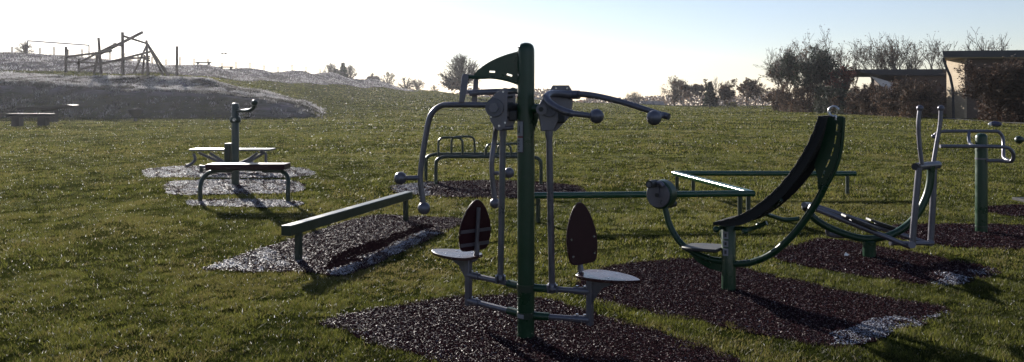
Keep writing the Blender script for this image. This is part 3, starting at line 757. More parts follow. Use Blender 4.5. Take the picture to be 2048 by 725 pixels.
# resample by arc length
acc = [0]
for i in range(1, len(dense)): acc.append(acc[-1] + (dense[i] - dense[i - 1]).length)
def along(s_):
    for i in range(1, len(dense)):
        if acc[i] >= s_:
            f_ = (s_ - acc[i - 1]) / (acc[i] - acc[i - 1]); return dense[i - 1].lerp(dense[i], f_), (dense[i] - dense[i - 1]).normalized()
    return dense[-1], (dense[-1] - dense[-2]).normalized()
mb = MB(); ns = 26
for i in range(ns):
    c_, t_ = along(acc[-1] * (i + .5) / ns); n_ = t_.cross(wd_).normalized()
    mb.box(c_, t_ * (acc[-1] / ns * .5), wd_ * .18, n_ * (.010 if i % 2 else .013))
mb.build('bench_slats', M['slat'], hc, bevel=.003)
for s_ in (-.172, .160):
    up_, lo_ = [], []
    for i in range(27):
        c_, t_ = along(acc[-1] * i / 26); n_ = t_.cross(wd_).normalized()
        if n_.z > 0: n_ = -n_
        dp_ = .012 + .062 * min(1, 6 * i / 26) * (1 - .35 * i / 26)
        up_.append(c_ - n_ * .004 + wd_ * s_); lo_.append(c_ + n_ * dp_ + wd_ * s_)
    mb = MB(); n2_ = len(up_)
    vs_ = up_ + lo_ + [p + wd_ * .012 for p in up_] + [p + wd_ * .012 for p in lo_]
    fs_ = []
    for i in range(n2_ - 1):
        fs_ += [(i, i + 1, n2_ + i + 1, n2_ + i), (2 * n2_ + i, 3 * n2_ + i, 3 * n2_ + i + 1, 2 * n2_ + i + 1), (i, 2 * n2_ + i, 2 * n2_ + i + 1, i + 1), (n2_ + i, n2_ + i + 1, 3 * n2_ + i + 1, 3 * n2_ + i)]
    fs_ += [(0, n2_, 3 * n2_, 2 * n2_), (n2_ - 1, 3 * n2_ - 1, 4 * n2_ - 1, 2 * n2_ - 1)]
    mb.add(vs_, fs_).build('bench_side', M['slat'], hc)
for s_ in (-.06,):
    pts = []
    for i in range(14):
        c_, t_ = along(acc[-1] * i / 13); n_ = t_.cross(wd_).normalized()
        if n_.z > 0: n_ = -n_
        pts.append(c_ + n_ * .020 + wd_ * s_)
    MB().tube(pts, .010, 10, sub=3).build('bench_rail', M['black'], hc)
for px_, py_ in ((1647, 230), (1684, 233)):
    pass
tpb = atx(1654, 233)
MB().box(tpb + Vector((0, 0, .0)), ax * .03, wd_ * .10, Vector((0, 0, .006))).build('bench_head', M['slat'], hc, bevel=.004)
# bright steel hook at the top
hk = atx(1668, 226)
hp = [hk + ax * (.038 * math.cos(a_)) + Vector((0, 0, .010 + .038 * math.sin(a_))) for a_ in [math.radians(x_) for x_ in (20, 60, 100, 140, 180, 220, 260, 290)]]
MB().tube(hp + [hp[-1] + Vector((0, 0, -.03))], .010, 12, sub=4).build('head_hook', M['steel_bright'], hc)
# bench stem + foot bars with round ends
MB().tube([atx(1450, 449), atx(1446, 470), atx(1452, 490)], .026, 14).build('bench_stem', GR, hc)
for (t0, z0, half) in ((-.04, .53, .17), (.20, .54, .16)):
    q = L(t0, z0); o = MB().cyl(q - wd_ * half, q + wd_ * half, .017, 14).build('foot_bar', GR, hc)
    for sg in (-1, 1): MB().ball(q + wd_ * half * sg, .027).build('bar_end', GR, o)
MB().tube([L(.0, .52), L(.10, .53), L(.2, .54), L(.32, .60)], .018, 12).build('foot_link', GR, hc)
MB().tube([P(1520, 425, 6.35), P(1545, 433, 6.45), P(1570, 440, 6.5), P(1597, 438, 6.5)], .018, 12).build('foot_link', GR, hc)
MB().tube([P(1520, 425, 6.35), P(1545, 415, 6.15), P(1562, 400, 6.04)], .016, 12).build('foot_link', GR, hc)

# ================================================================== ski stepper
sk = tag(empty('ski_stepper', (3.63, 7.62, 0)), 'green bow shaped stepper with two tall grey handles and sloping footboards', 'stepping machine')
Y0 = 7.62
MB().lathe((3.63, Y0, 0), [(.062, -.05), (.062, .16), (.05, .17)], 28).build('post', GR, sk)
MB().tube([P(1612, 416, 7.75), P(1632, 440, 7.72), P(1672, 462, 7.68), P(1730, 478, Y0), P(1785, 469, Y0), P(1826, 440, 7.6), P(1850, 400, 7.6), P(1860, 365, 7.6), P(1862, 332, 7.6)], .036, 18, sub=8).build('bow', GR, sk)
MB().ball(P(1612, 415, 7.75), .045).build('bow_cap', M['black'], sk)
MB().cyl(P(1833, 334, 7.45), P(1876, 330, 7.75), .040, 20).build('pivot_bar', S, sk)
MB().cyl(P(1832, 334, 7.44), P(1830, 334, 7.42), .034, 20).build('pivot_cap', M['black'], sk)
MB().cyl(P(1608, 410, 7.62), P(1632, 412, 7.95), .028, 16).build('slide_bar', S, sk)
for dx_, Yk, tp, bt in ((0, 7.42, [(1840, 217), (1837, 250), (1839, 290), (1844, 330)], [(1838, 336), (1832, 400), (1824, 492)]),
                        (1, 7.78, [(1882, 217), (1880, 250), (1873, 290), (1867, 326)], [(1868, 334), (1866, 400), (1861, 488)])):
    o = MB().tube([P(a1_, b1_, Yk) for a1_, b1_ in tp], .021, 14).build('handle', S, sk)
    MB().ball(P(*tp[0], Yk), .033).build('handle_ball', S, o)
    o = MB().tube([P(a1_, b1_, Yk) for a1_, b1_ in bt], .030, 14).build('swing_leg', S, sk)
    MB().cyl(P(bt[-1][0], bt[-1][1] - 2, Yk - .06), P(bt[-1][0], bt[-1][1] - 2, Yk + .06), .035, 16).build('pivot_joint', S, o)
for off, Yk in ((0, 7.44), (1, 7.80)):
    a = P(1618 + 8 * off, 413 - 2 * off, Yk + .1); b = P(1820 + 36 * off, 494 - 6 * off, Yk)
    o = MB().tube([a, b], .026, 14, smooth=False).build('foot_rail', S, sk)
    m_ = a.lerp(b, .5 if off == 0 else .62); dd = (b - a).normalized(); ww_ = Vector((dd.y, -dd.x, 0)).normalized(); up = dd.cross(ww_)
    if up.z < 0: up = -up
    MB().box(m_ + up * .045, dd * .18, ww_ * .07, up * .012).build('footboard', M['black'], o, bevel=.004)
    MB().box(m_ + up * .030, dd * .10, ww_ * .03, up * .006).build('board_bracket', S, o)
MB().cyl(P(1780, 487, 7.6), P(1866, 487, 7.7), .022, 14).build('cross_rail', S, sk)
MB().tube([P(1655, 455, 7.8), P(1660, 470, 7.8), P(1700, 473, 7.8)], .024, 12).build('cross_rail', S, sk)

# ================================================================== dip / pull bar post
pb = tag(empty('bar_post', (5.67, 9.06, 0)), 'round topped green post carrying looped grey bars, right of the stepper', 'exercise station')
MB().lathe((5.67, 9.06, 0), [(.066, -.05), (.066, 1.14), (.062, 1.165), (.045, 1.187), (.02, 1.197)], 32).build('post', GR, pb)
for z_ in (.06, 1.03, .88): MB().lathe((5.67, 9.06, z_), [(.070, 0), (.070, .02)], 28).build('collar', S if z_ > .5 else M['green_old'], pb)
Yp = 9.06
MB().tube([P(1868, 272, 9.5), P(1878, 265, 9.45), P(1900, 263, 9.42), P(1985, 263, 9.3), P(1999, 266, 9.28), P(2006, 278, 9.27), P(2007, 300, 9.2), P(2008, 316, 9.1), P(2022, 323, 8.95)], .020, 14).build('loop_bar', S, pb)
MB().tube([P(1880, 293, 8.8), P(1940, 293, 8.8), P(2000, 294, 8.8), P(2019, 298, 8.8), P(2027, 310, 8.8), P(2022, 323, 8.85), P(2000, 322, 8.95), P(1972, 322, 9.0)], .021, 14).build('loop_bar', S, pb)
MB().tube([P(1938, 264, 9.36), P(1938, 282, 9.2), P(1944, 291, 9.0), P(1960, 293, 8.85)], .019, 14).build('loop_bar', S, pb)
MB().ball(P(1868, 273, 9.5), .032).build('bar_end', S, pb)
# machine mostly outside the frame
em = tag(empty('edge_machine', (8.0, 10.6, 0)), 'dark arm with a ball end reaching in at the right edge', 'exercise station')
MB().lathe((8.0, 10.6, 0), [(.06, -.05), (.06, 1.3), (.03, 1.35)], 24).build('post', GR, em)
o = MB().tube([P(2042, 281, 10.4), P(2070, 276, 10.45), P(2120, 268, 10.5), Vector((8.0, 10.6, 1.15))], .028, 12).build('arm', M['green_old'], em)
MB().ball(P(2038, 280, 10.4), .055).build('grip_ball', M['green_old'], o)
MB().box((7.62, 10.8, .16), (.32, 0, 0), (0, .15, 0), (0, 0, .02)).build('footboard', M['slat'], em, bevel=.004)
MB().cyl((7.5, 10.8, -.03), (7.5, 10.8, .15), .03, 12).build('leg', GR, em)
MB().tube([(7.5, 10.75, .15), (7.75, 10.7, .2), (8.0, 10.6, .3)], .025, 12).build('step_arm', GR, em)

# ================================================================== hoop rails (centre back)
hr = tag(empty('hoop_rails', (-.5, 14.3, 0)), 'pair of low dark rails topped with rounded hoops behind the tall post', 'exercise rails')
for Yr, a0_, a1_ in ((14.1, 872, 1082), (14.75, 852, 1066)):
    def pr(x_, z_, Y=Yr): return Vector(((x_ - CX) / F * Y, Y, z_))
    MB().tube([pr(a0_, -.03), pr(a0_, .36), pr(a0_ + 3, .47), pr(a0_ + 16, .525), pr(a0_ + 40, .53), pr((a0_ + a1_) / 2, .53), pr(a1_ - 40, .53), pr(a1_ - 16, .525), pr(a1_ - 3, .47), pr(a1_, .36), pr(a1_, -.03)], .033, 12, sub=5).build('rail', M['green_old'], hr)
for x0_, x1_, yt, Yh in ((877, 925, 276, 14.1), (903, 949, 274, 14.75), (972, 1022, 289, 14.1), (996, 1042, 288, 14.75)):
    zt = H - (yt - HY) / F * Yh
    f_ = lambda x_, z_: Vector(((x_ - CX) / F * Yh, Yh, z_))
    MB().tube([f_(x0_, .53), f_(x0_, zt - .10), f_(x0_ + 3, zt - .03), f_(x0_ + 10, zt), f_(x1_ - 10, zt), f_(x1_ - 3, zt - .03), f_(x1_, zt - .10), f_(x1_, .53)], .021, 10, sub=5).build('hoop', M['green_old'], hr)

# ================================================================== left group
ap = tag(empty('handle_post', (-5.2, 14.1, 0)), 'dark post with a short curved ball ended handle, between the two benches', 'exercise post')
MB().lathe((-5.2, 14.1, 0), [(.068, -.05), (.068, 1.50), (.055, 1.53), (.02, 1.54)], 24).build('post', M['green_old'], ap)
MB().lathe((-5.2, 14.1, 1.17), [(.085, 0), (.10, .02), (.10, .09), (.085, .11)], 24).build('collar', M['green_old'], ap)
MB().cyl((-5.19, 14.01, 1.225), (-5.18, 13.97, 1.225), .03, 12).build('pivot_nut', M['steel_bright'], ap)
o = MB().tube([P(470, 221, 14.1), P(486, 223, 14.0), P(499, 221, 13.9), P(507, 216, 13.85), P(509, 207, 13.8)], .034, 12).build('handle', M['green_old'], ap)
MB().ball(P(509, 206, 13.8), .058).build('handle_ball', M['green_old'], o)
MB().box(P(458, 310, 14.2), (.055, 0, 0), (0, .1, 0), (0, 0, .22)).build('weight_box', M['green_old'], ap, bevel=.01)
fb = tag(empty('flat_bench', (-4.18, 11.7, 0)), 'nearer dark bench with thick flat seat on two bent tube legs', 'exercise bench', 'exercise benches on the left')
MB().box((-4.18, 11.9, .545), (.62, 0, 0), (0, .17, 0), (0, 0, .045)).build('seat', M['plum'], fb, bevel=.012)
MB().box((-4.18, 11.9, .488), (.52, 0, 0), (0, .06, 0), (0, 0, .012)).build('seat_frame', M['green_old'], fb)
for sg, cx_ in ((-1, 398), (1, 574)):
    b_ = P(cx_, 405, 11.7)
    MB().tube([(b_.x, 11.75, -.03), (b_.x, 11.75, .22), (b_.x - sg * .01, 11.8, .34), (b_.x - sg * .07, 11.86, .43), (b_.x - sg * .2, 11.9, .475), (b_.x - sg * .45, 11.9, .478)], .034, 12).build('leg', M['green_old'], fb)
b2 = tag(empty('flat_bench', (-6.2, 16.6, 0)), 'farther pale topped bench with curved crossing tubes beneath', 'exercise bench', 'exercise benches on the left')
MB().box((-6.18, 16.6, .50), (.89, 0, 0), (0, .2, 0), (0, 0, .02)).build('seat', M['steel'], b2, bevel=.008)
for pts in ([(387, 308), (390, 320), (380, 330), (372, 331)], [(398, 306), (425, 318), (455, 330), (470, 333), (490, 328), (508, 318), (528, 306)], [(420, 306), (445, 322), (470, 328), (495, 320), (515, 306)], [(520, 304), (531, 308), (532, 322), (536, 330)], [(400, 335), (430, 330), (440, 322)], [(500, 322), (512, 332), (530, 335)]):
    MB().tube([P(a1_, b1_, 16.6) for a1_, b1_ in pts], .030, 10).build('tube_frame', M['steel'], b2)
for cx_ in (402, 470, 530): MB().cyl(P(cx_, 331, 16.6), Vector(((cx_ - CX) / F * 16.6, 16.6, -.03)), .035, 12).build('leg', M['green_old'], b2)

# ================================================================== far left timber things
def at_ground(px, Y): X = (px - CX) / F * Y; return Vector((X, Y, tz(X, Y)))
g0 = at_ground(61, 45)
tb = tag(empty('timber_bench', g0), 'low heavy timber bench on two blocks at the left edge', 'bench')
MB().box(g0 + Vector((0, 0, .68)), (1.30, .05, 0), (0, .28, 0), (0, 0, .10)).build('seat', M['darkwood'], tb, bevel=.02)
for sx in (-.78, .78): MB().box(g0 + Vector((sx, 0, .27)), (.24, 0, 0), (0, .22, 0), (0, 0, .308)).build('leg', M['darkwood'], tb, bevel=.02)
g1 = at_ground(95, 54)
tt_ = tag(empty('timber_table', g1), 'long dark slab table tilting up to a pale end, behind the low bench', 'table')
MB().prism([g1 + Vector((x_, -.4, z_)) for x_, z_ in ((-2.05, 1.03), (-1.9, .86), (1.5, 1.0), (2.0, 1.12), (2.02, 1.25), (1.6, 1.28), (-1.9, 1.10))], (0, .9, 0)).build('table_top', M['darkwood'], tt_, bevel=.03)
MB().box(g1 + Vector((.15, .05, .44)), (.45, 0, 0), (0, .3, 0), (0, 0, .47)).build('pedestal', M['darkwood'], tt_, bevel=.03)
g2p = at_ground(271, 56)
bw = tag(empty('spinner_bowl', g2p), 'dark bowl shaped spinner on a short stem before the mound', 'play equipment')
MB().lathe(g2p, [(.13, -.05), (.12, .2), (.12, .34)], 16).build('stem', M['black'], bw)
bo = MB().lathe(g2p + Vector((0, 0, .3)), [(.10, 0), (.26, .10), (.43, .32), (.52, .58), (.50, .62), (.46, .60), (.38, .38), (.2, .18), (.02, .14)], 28).build('bowl', M['black'], bw)
MB().box(g2p + Vector((-.05, 0, .93)), (.2, 0, 0), (0, .1, 0), (0, 0, .05)).build('backrest', M['black'], bw, bevel=.02)

# climbing frame of logs
Yc = 82.
cf0 = at_ground(220, Yc)
cf = tag(empty('climbing_frame', cf0), 'jumbled climbing frame of leaning logs on the frosted mound', 'climbing frame')
def log(a_, b_, ya=0., yb=0., rr=.14, name='log'):
    p0, p1 = P(a_[0], a_[1], Yc + ya), P(b_[0], b_[1], Yc + yb)
    if name == 'post': p0 = Vector((p0.x, p0.y, tz(p0.x, p0.y) - .3))
    MB().tube([p0, p1], [rr, rr * .88], 10, smooth=False).build(name, M['wood'], cf)
for b_, t_, ya, rr in (((132, 145), (132, 94), 0, .15), ((158, 145), (158, 118), 2, .13), ((203, 145), (197, 76), 0, .15), ((187, 145), (199, 98), 1, .14), ((246, 147), (245, 65), -1, .17), ((296, 148), (293, 81), 0, .14), ((284, 146), (289, 110), 2, .12), ((354, 148), (354, 93), 0, .15), ((264, 145), (294, 90), 2, .12), ((342, 148), (293, 86), -1, .15), ((330, 148), (296, 92), 1, .11)):
    log(b_, t_, ya, ya, rr, 'post')
for a_, b_, ya, yb, rr in (((132, 114), (222, 103), 0, 0, .13), ((155, 127), (232, 88), 1, -1, .13), ((200, 108), (285, 65), 0, -1, .17), ((245, 72), (295, 88), -1, 0, .12), ((132, 124), (210, 127), 0, 1, .09), ((160, 139), (300, 104), 2, 0, .13), ((200, 127), (300, 113), 1, 1, .10), ((205, 105), (224, 102), 0, 0, .12), ((245, 116), (300, 117), -1, 0, .10), ((228, 88), (245, 93), 0, -1, .1), ((290, 118), (300, 122), 0, 0, .12)):
    log(a_, b_, ya, yb, rr)

# football goal beyond the crest
def goal():
    Yg = 112; a_ = P(55, 82, Yg); b_ = P(178, 91, Yg - 2)
    o = tag(empty('football_goal', (a_.x, Yg, tz(a_.x, Yg))), 'thin white football goal frame beyond the left crest', 'goal')
    MB().tube([a_, b_], .09, 8, smooth=False).build('crossbar', M['steel'], o)
    for q in (a_, b_): MB().cyl((q.x, q.y, tz(q.x, q.y) - .2), q, .09, 8).build('goal_post', M['steel'], o)
goal()
# fence along the crest
fpx = list(range(-60, 700, 28))
fo = None; prev = None
fc = at_ground(420, 116)
fo = tag(empty('post_fence', fc), 'line of thin posts with wire along the crest of the upper bank', 'fence')
wire = []
for p_ in fpx:
    yy = float(np.interp(p_, [-400, 0, 120, 250, 400, 500, 600, 655, 740], [100, 99, 100, 103, 113, 123, 135, 147, 161])) + .8
    q = at_ground(p_, yy); hh_ = 1.15 + .15 * math.sin(p_)
    MB().cyl(q - Vector((0, 0, .2)), q + Vector((0, 0, hh_)), .10, 6).build('fence_post', M['wood'], fo)
    wire.append(q + Vector((0, 0, .95)))
MB().tube(wire, .014, 4, smooth=False).build('fence_wire', M['steel'], fo)
for k_, (p_, lab) in enumerate(((407, 'left of two long low seats on the crest'), (452, 'right of two long low seats on the crest'))):
    yy = float(np.interp(p_, [400, 500], [113, 122])) - .5
    q = at_ground(p_, yy)
    o = tag(empty('low_bench', q), lab, 'bench', 'low seats on the crest')
    MB().box(q + Vector((0, 0, .42)), (1.15, 0, 0), (0, .25, 0), (0, 0, .09)).build('seat', M['darkwood'], o)
    for sx in (-.8, .8): MB().box(q + Vector((sx, 0, .1)), (.12, 0, 0), (0, .2, 0), (0, 0, .23)).build('leg', M['darkwood'], o)
# birds
for k_, (p_, r_, lab) in enumerate(((445, 108, 'left of two tiny dark birds in flight over the crest'), (451.5, 107.5, 'right of two tiny dark birds in flight over the crest'))):
    c_ = P(p_, r_, 90)
    mb = MB().ball(c_, .09, 8, 6, (1.9, 1, 1))
    for sg in (-1, 1): mb.add([c_ + Vector((.08, 0, .02)), c_ + Vector((-.08, 0, .02)), c_ + Vector((-.02, sg * .16, .12)), c_ + Vector((-.10, sg * .34, .04)), c_ + Vector((.08, 0, -.01)), c_ + Vector((-.08, 0, -.01))], [(0, 1, 3, 2), (4, 2, 3, 5)])
    o = mb.build('bird', M['bird']); tag(o, lab, 'bird', 'birds over the crest')
# paper scrap on the stepper pad
qs = G(1692, 517)
o = MB().add([qs + Vector((-.02, 0, .03)), qs + Vector((.0, .01, .06)), qs + Vector((.03, .0, .035)), qs + Vector((.012, -.015, .028)), qs + Vector((-.02, 0, .028)), qs + Vector((.0, .012, .058)), qs + Vector((.03, .002, .033)), qs + Vector((.012, -.013, .026))], [(0, 1, 2, 3), (4, 7, 6, 5), (0, 4, 5, 1), (1, 5, 6, 2), (2, 6, 7, 3), (3, 7, 4, 0)]).build('paper_scrap', M['white'], smooth=False)
tag(o, 'tiny white paper scrap on the dark stepper pad', 'litter')
# path before the hedge
pth = MB(); row = []
for p_, Y in ((1500, 158), (1540, 138), (1600, 116), (1660, 99), (1720, 85.5), (1780, 76.5), (1840, 69), (1900, 62.5), (1960, 56), (2020, 51.5), (2100, 47.5), (2200, 44)):
    X = (p_ - CX) / F * Y
    for dy_ in (-.8, .8): row.append(Vector((X + dy_ * .5, Y + dy_ * 1.1, tz(X + dy_ * .5, Y + dy_ * 1.1) + .07)))
pth.add(row, [(2 * i, 2 * i + 2, 2 * i + 3, 2 * i + 1) for i in range(len(row) // 2 - 1)])
o = pth.build('path', simple('path_tarmac', (.05, .047, .05), (.08, .075, .078), .85, scale=2), smooth=False); tag(o, 'narrow dark path along the foot of the hedge', 'path', None, 'structure')
# bag on the right lawn
qb = at_ground(1990, 45)
bg = tag(empty('holdall', qb), 'small dark blue bag with painted highlights at its ends lying on the grass before the hedge', 'bag')
MB().tube([qb + Vector((-.26, 0, .15)), qb + Vector((0, .02, .17)), qb + Vector((.28, 0, .15))], [.13, .17, .13], 14, sub=4).build('body', M['bluebag'], bg)
for sg in (-1, 1): MB().ball(qb + Vector((sg * .30, 0, .15)), .085, 12, 8, (1.3, 1, 1)).build('end_highlight', M['white'] if sg < 0 else M['steel'], bg)  # highlights on the bag ends put in as pale balls

# ================================================================== trees
def make_tree(name, loc, h, spread, seed, leafmat, barkmat, label, group=None, cat='tree', leaves=600, leafsize=.12, stems=1, depth=5, upright=.5, low=.25, tb=None, twigs=2.6, leaflow=0., rmin=.012, fill=0.):
    rg = random.Random(seed); loc = Vector(loc)
    segs = []; tips = []
    def grow(p, d, ln, r_, dep):
        n_ = 3; q = p
        for i in range(n_):
            d = (d + Vector((rg.gauss(0, .13), rg.gauss(0, .13), rg.gauss(.03, .08) * upright))).normalized()
            q2 = q + d * ln / n_; segs.append((q, q2, r_ * (1 - .22 * i / n_), r_ * (1 - .22 * (i + 1) / n_), dep)); q = q2
            if dep <= 3: tips.append((q, dep))
            if dep < depth - 0 and dep > 0 and i < n_ - 1 and rg.random() < .75:
                side(q, d, ln, r_, dep)
        if dep == depth and stems == 1:
            for k in range(4): side(q, d, ln * 1.1, r_, dep)
        if dep > 0:
            for k in range(2 if dep > 1 else int(twigs + rg.random())):
                side(q, d, ln, r_, dep)
    def side(q, d, ln, r_, dep):
        ang = rg.uniform(.35, .85) * (1.0 if dep < depth - 1 else spread)
        ph = rg.uniform(0, 2 * math.pi)
        u = d.orthogonal().normalized(); w_ = d.cross(u)
        nd = (d * math.cos(ang) + (u * math.cos(ph) + w_ * math.sin(ph)) * math.sin(ang))
        nd = (nd + Vector((0, 0, upright * .28))).normalized()
        grow(q, nd, ln * rg.uniform(.58, .80), max(r_ * .6, rmin), dep - 1)
    for s_ in range(stems):
        ph = 2 * math.pi * s_ / stems + rg.uniform(-.4, .4); off = Vector((math.cos(ph), math.sin(ph), 0)) * (0 if stems == 1 else spread * h * .07)
        d0 = Vector((math.cos(ph) * (.04 if stems == 1 else .32 * spread), math.sin(ph) * (.04 if stems == 1 else .32 * spread), 1)).normalized()
        grow(loc + off - Vector((0, 0, .2)), d0, h * (low + .16), h * .017 / (stems ** .35), depth)
    zz_ = sorted(s[1].z for s in segs); zmax = zz_[int(len(zz_) * .985)] - loc.z; sc = h / zmax
    root = tag(empty(name, loc), label, cat, group); bits2 = []
    cv, cf_ = [], []; tv, tf = [], []; bits = []
    for a_, b_, r0, r1, dep in segs:
        if dep == depth and (a_ - loc).length < .16 * h and (not bits or bits[-1] != 0) and r0 > .999 * h * .017 / (stems ** .35): tv, tf = [], []; bits2.append((tv, tf))
        a_ = loc + (a_ - loc) * sc; b_ = loc + (b_ - loc) * sc
        V, F2 = (tv, tf) if dep == depth else (cv, cf_)
        k = 6 if dep >= depth - 1 else 3
        d = (b_ - a_).normalized(); u = d.orthogonal().normalized(); w_ = d.cross(u); o = len(V)
        for p_, r_ in ((a_, r0), (b_, r1)):
            for i in range(k):
                an = 2 * math.pi * i / k; V.append(p_ - loc + (u * math.cos(an) + w_ * math.sin(an)) * r_ * (tb or 1))
        for i in range(k): F2.append((o + i, o + (i + 1) % k, o + k + (i + 1) % k, o + k + i))
    def mk(nm, V, F2, mat):
        me = bpy.data.meshes.new(nm); me.from_pydata(V, [], F2); me.update(); me.materials.append(mat)
        ob = bpy.data.objects.new(nm, me); col.objects.link(ob); ob.parent = root; return ob, me
    for tv, tf in bits2: mk('trunk', tv, tf, barkmat)
    ob, me = mk('crown', cv, cf_, barkmat)
    # leaves: small bent faces near the twigs, in the same crown mesh
    if leaves:
        me.clear_geometry(); nt0 = len(cv); V = list(cv); F3 = list(cf_); tint = [0.] * nt0
        zt = [t for t in tips if (t[0].z - loc.z) * sc > leaflow * h]
        for i in range(leaves):
            q, dep = rg.choice(zt)
            if rg.random() < fill:
                rr_, aa_ = h * .42 * rg.random() ** .5, rg.uniform(0, 6.283); q = loc + Vector((rr_ * math.cos(aa_), rr_ * math.sin(aa_), rg.random() * h * .5)) / sc
            q = (q - loc) * sc + Vector((rg.gauss(0, .2), rg.gauss(0, .2), rg.gauss(0, .2))) * min(1.3, h * .09)
            s_ = leafsize * rg.uniform(.6, 1.4)
            u = Vector((rg.gauss(0, 1), rg.gauss(0, 1), rg.gauss(0, 1))).normalized(); w_ = u.orthogonal().normalized() * .6
            o = len(V); V += [q - u * s_, q + w_ * s_, q + u * s_, q - w_ * s_ * .8]; F3.append((o, o + 1, o + 2, o + 3))
            tn = min(1, max(0, rg.gauss(.5, .25))); tint += [tn] * 4
        me.from_pydata(V, [], F3); me.update()
        a = me.attributes.new('tint', 'FLOAT', 'POINT'); a.data.foreach_set('value', np.array(tint, np.float32))
        me.materials.append(leafmat)
        mi = np.zeros(len(F3), np.int32); mi[len(cf_):] = 1; me.polygons.foreach_set('material_index', mi)
    return root
def tree_px(name, px, base_row, top_row, Y, **kw):
    X = (px - CX) / F * Y; z = tz(X, Y); h = (H - (top_row - HY) / F * Y) - z
    return make_tree(name, (X, Y, z), h, **kw)
bk, bkp = M['bark'], M['barkpale']
def bare_tree(px, top, Y, wfrac, seed, label, limbs=10, br=12, tw=6, leaves=0, group=None, thick=1.):
    rg = random.Random(seed); X = (px - CX) / F * Y; z = tz(X, Y); loc = Vector((X, Y, z)); h = (H - (top - HY) / F * Y) - z
    root = tag(empty('bare_tree', loc), label, 'tree', group)
    MB().tube([loc - Vector((0, 0, .3)), loc + Vector((rg.gauss(0, .02) * h, 0, .12 * h)), loc + Vector((rg.gauss(0, .02) * h, 0, .26 * h))], [.032 * h, .024 * h, .018 * h], 8, sub=3).build('trunk', M['bark'], root)
    vs, fs = [], []
    def strand(pts, r0, r1):
        o = len(vs); n = len(pts)
        for i, p in enumerate(pts):
            d = (pts[min(i + 1, n - 1)] - pts[max(i - 1, 0)]).normalized(); u = d.orthogonal().normalized(); w_ = d.cross(u); r_ = r0 + (r1 - r0) * i / (n - 1)
            for k in range(3): a = 2.094 * k; vs.append(p + (u * math.cos(a) + w_ * math.sin(a)) * r_)
        for i in range(n - 1):
            for k in range(3): fs.append((o + i * 3 + k, o + i * 3 + (k + 1) % 3, o + i * 3 + 3 + (k + 1) % 3, o + i * 3 + 3 + k))
    def bez(a, b, c, n=5):
        j = (c - a).length * .035
        return [a * (1 - t) ** 2 + b * 2 * t * (1 - t) + c * t * t + (Vector((rg.gauss(0, j), rg.gauss(0, j), rg.gauss(0, j))) if 0 < t < 1 else Vector()) for t in [i / n for i in range(n + 1)]]
    def dome(el, az, k=1.):
        R_ = wfrac * h * .5
        return Vector((math.cos(az) * math.cos(el) * R_ * k, math.sin(az) * math.cos(el) * R_ * k, h * .42 + math.sin(el) * h * .57 * k))
    pts_all = []
    for i in range(limbs):
        el = rg.uniform(-.35, 1.5); az = 2 * math.pi * i / limbs + rg.uniform(-.4, .4); end = dome(el, az, rg.uniform(.7, .95)); st0 = Vector((0, 0, h * rg.uniform(.12, .26)))
        c_ = Vector((end.x * .35, end.y * .35, (st0.z + end.z) * .55)); L_ = bez(st0, c_, end, 7); strand(L_, .013 * h * thick, .003 * h * thick)
        for j in range(br):
            t = rg.uniform(.2, 1.); a = L_[int(t * 7 * .999)]; e2 = dome(el + rg.gauss(0, .33), az + rg.gauss(0, .4), rg.uniform(.8, 1.03)); B = bez(a, a.lerp(e2, .5) + Vector((0, 0, .03 * h)), e2, 4); strand(B, .0042 * h * thick, .0018 * h * thick)
            for k in range(tw):
                a2 = B[rg.randint(1, 4)]; d = (e2 - a).normalized() + Vector((rg.gauss(0, .5), rg.gauss(0, .5), rg.gauss(.12, .45))); e3 = a2 + d.normalized() * h * rg.uniform(.05, .13); strand(bez(a2, a2.lerp(e3, .5), e3, 2), .0017 * h * thick, .0011 * h * thick); pts_all.append(e3)
    tint = [0.] * len(vs); nb = len(fs)
    for i in range(leaves):
        q = rg.choice(pts_all) + Vector((rg.gauss(0, .15), rg.gauss(0, .15), rg.gauss(0, .15))); s_ = rg.uniform(.08, .2); u = Vector((rg.gauss(0, 1), rg.gauss(0, 1), rg.gauss(0, 1))).normalized(); w_ = u.orthogonal() * .6
        o = len(vs); vs.extend([q - u * s_, q + w_ * s_, q + u * s_, q - w_ * s_]); fs.append((o, o + 1, o + 2, o + 3)); tint += [rg.random()] * 4
    me = bpy.data.meshes.new('crown'); me.from_pydata(vs, [], fs); me.update(); a = me.attributes.new('tint', 'FLOAT', 'POINT'); a.data.foreach_set('value', np.array(tint, np.float32))
    me.materials.append(M['bark']); me.materials.append(M['leaf']); mi = np.zeros(len(fs), np.int32); mi[nb:] = 1; me.polygons.foreach_set('material_index', mi)
    ob = bpy.data.objects.new('crown', me); col.objects.link(ob); ob.parent = root
# horizon trees, centre left
bare_tree(922, 113, 150, 1.15, 3, 'largest bare round crowned tree behind the green fin', 18, 20, 10, thick=1.7)
tree_px('bush', 903, 0, 158, 149, spread=1.2, seed=31, leafmat=M['leaf'], barkmat=bk, label='dark bush at the foot of the large bare tree', leaves=1500, leafsize=.22, depth=4, stems=5, cat='bush')
for i, (p_, t_, Y, lab) in enumerate(((50, 83, 104, 'small bare tree by the left football goal post'), (662, 128, 172, 'bare twiggy tree left of the pointed conifer'), (700, 132, 172, 'bare twiggy tree right of the pointed conifer'),
        (745, 146, 178, 'low bare tree starting the gap row on the crest'), (775, 143, 180, 'taller bare tree above the middle of the slope'), (812, 152, 182, 'wide bare tree left of the crest end'), (835, 158, 184, 'small bare tree in the crest dip'), (868, 170, 178, 'shortest bare tree left of the large bare tree'),
        (1083, 192, 260, 'faint small bare tree by the right hub'), (1268, 184, 240, 'lone faint bare tree under the pull arm'))):
    bare_tree(p_, t_, Y, 1.2, 50 + i, lab, 12, 12, 7, thick=2.4)
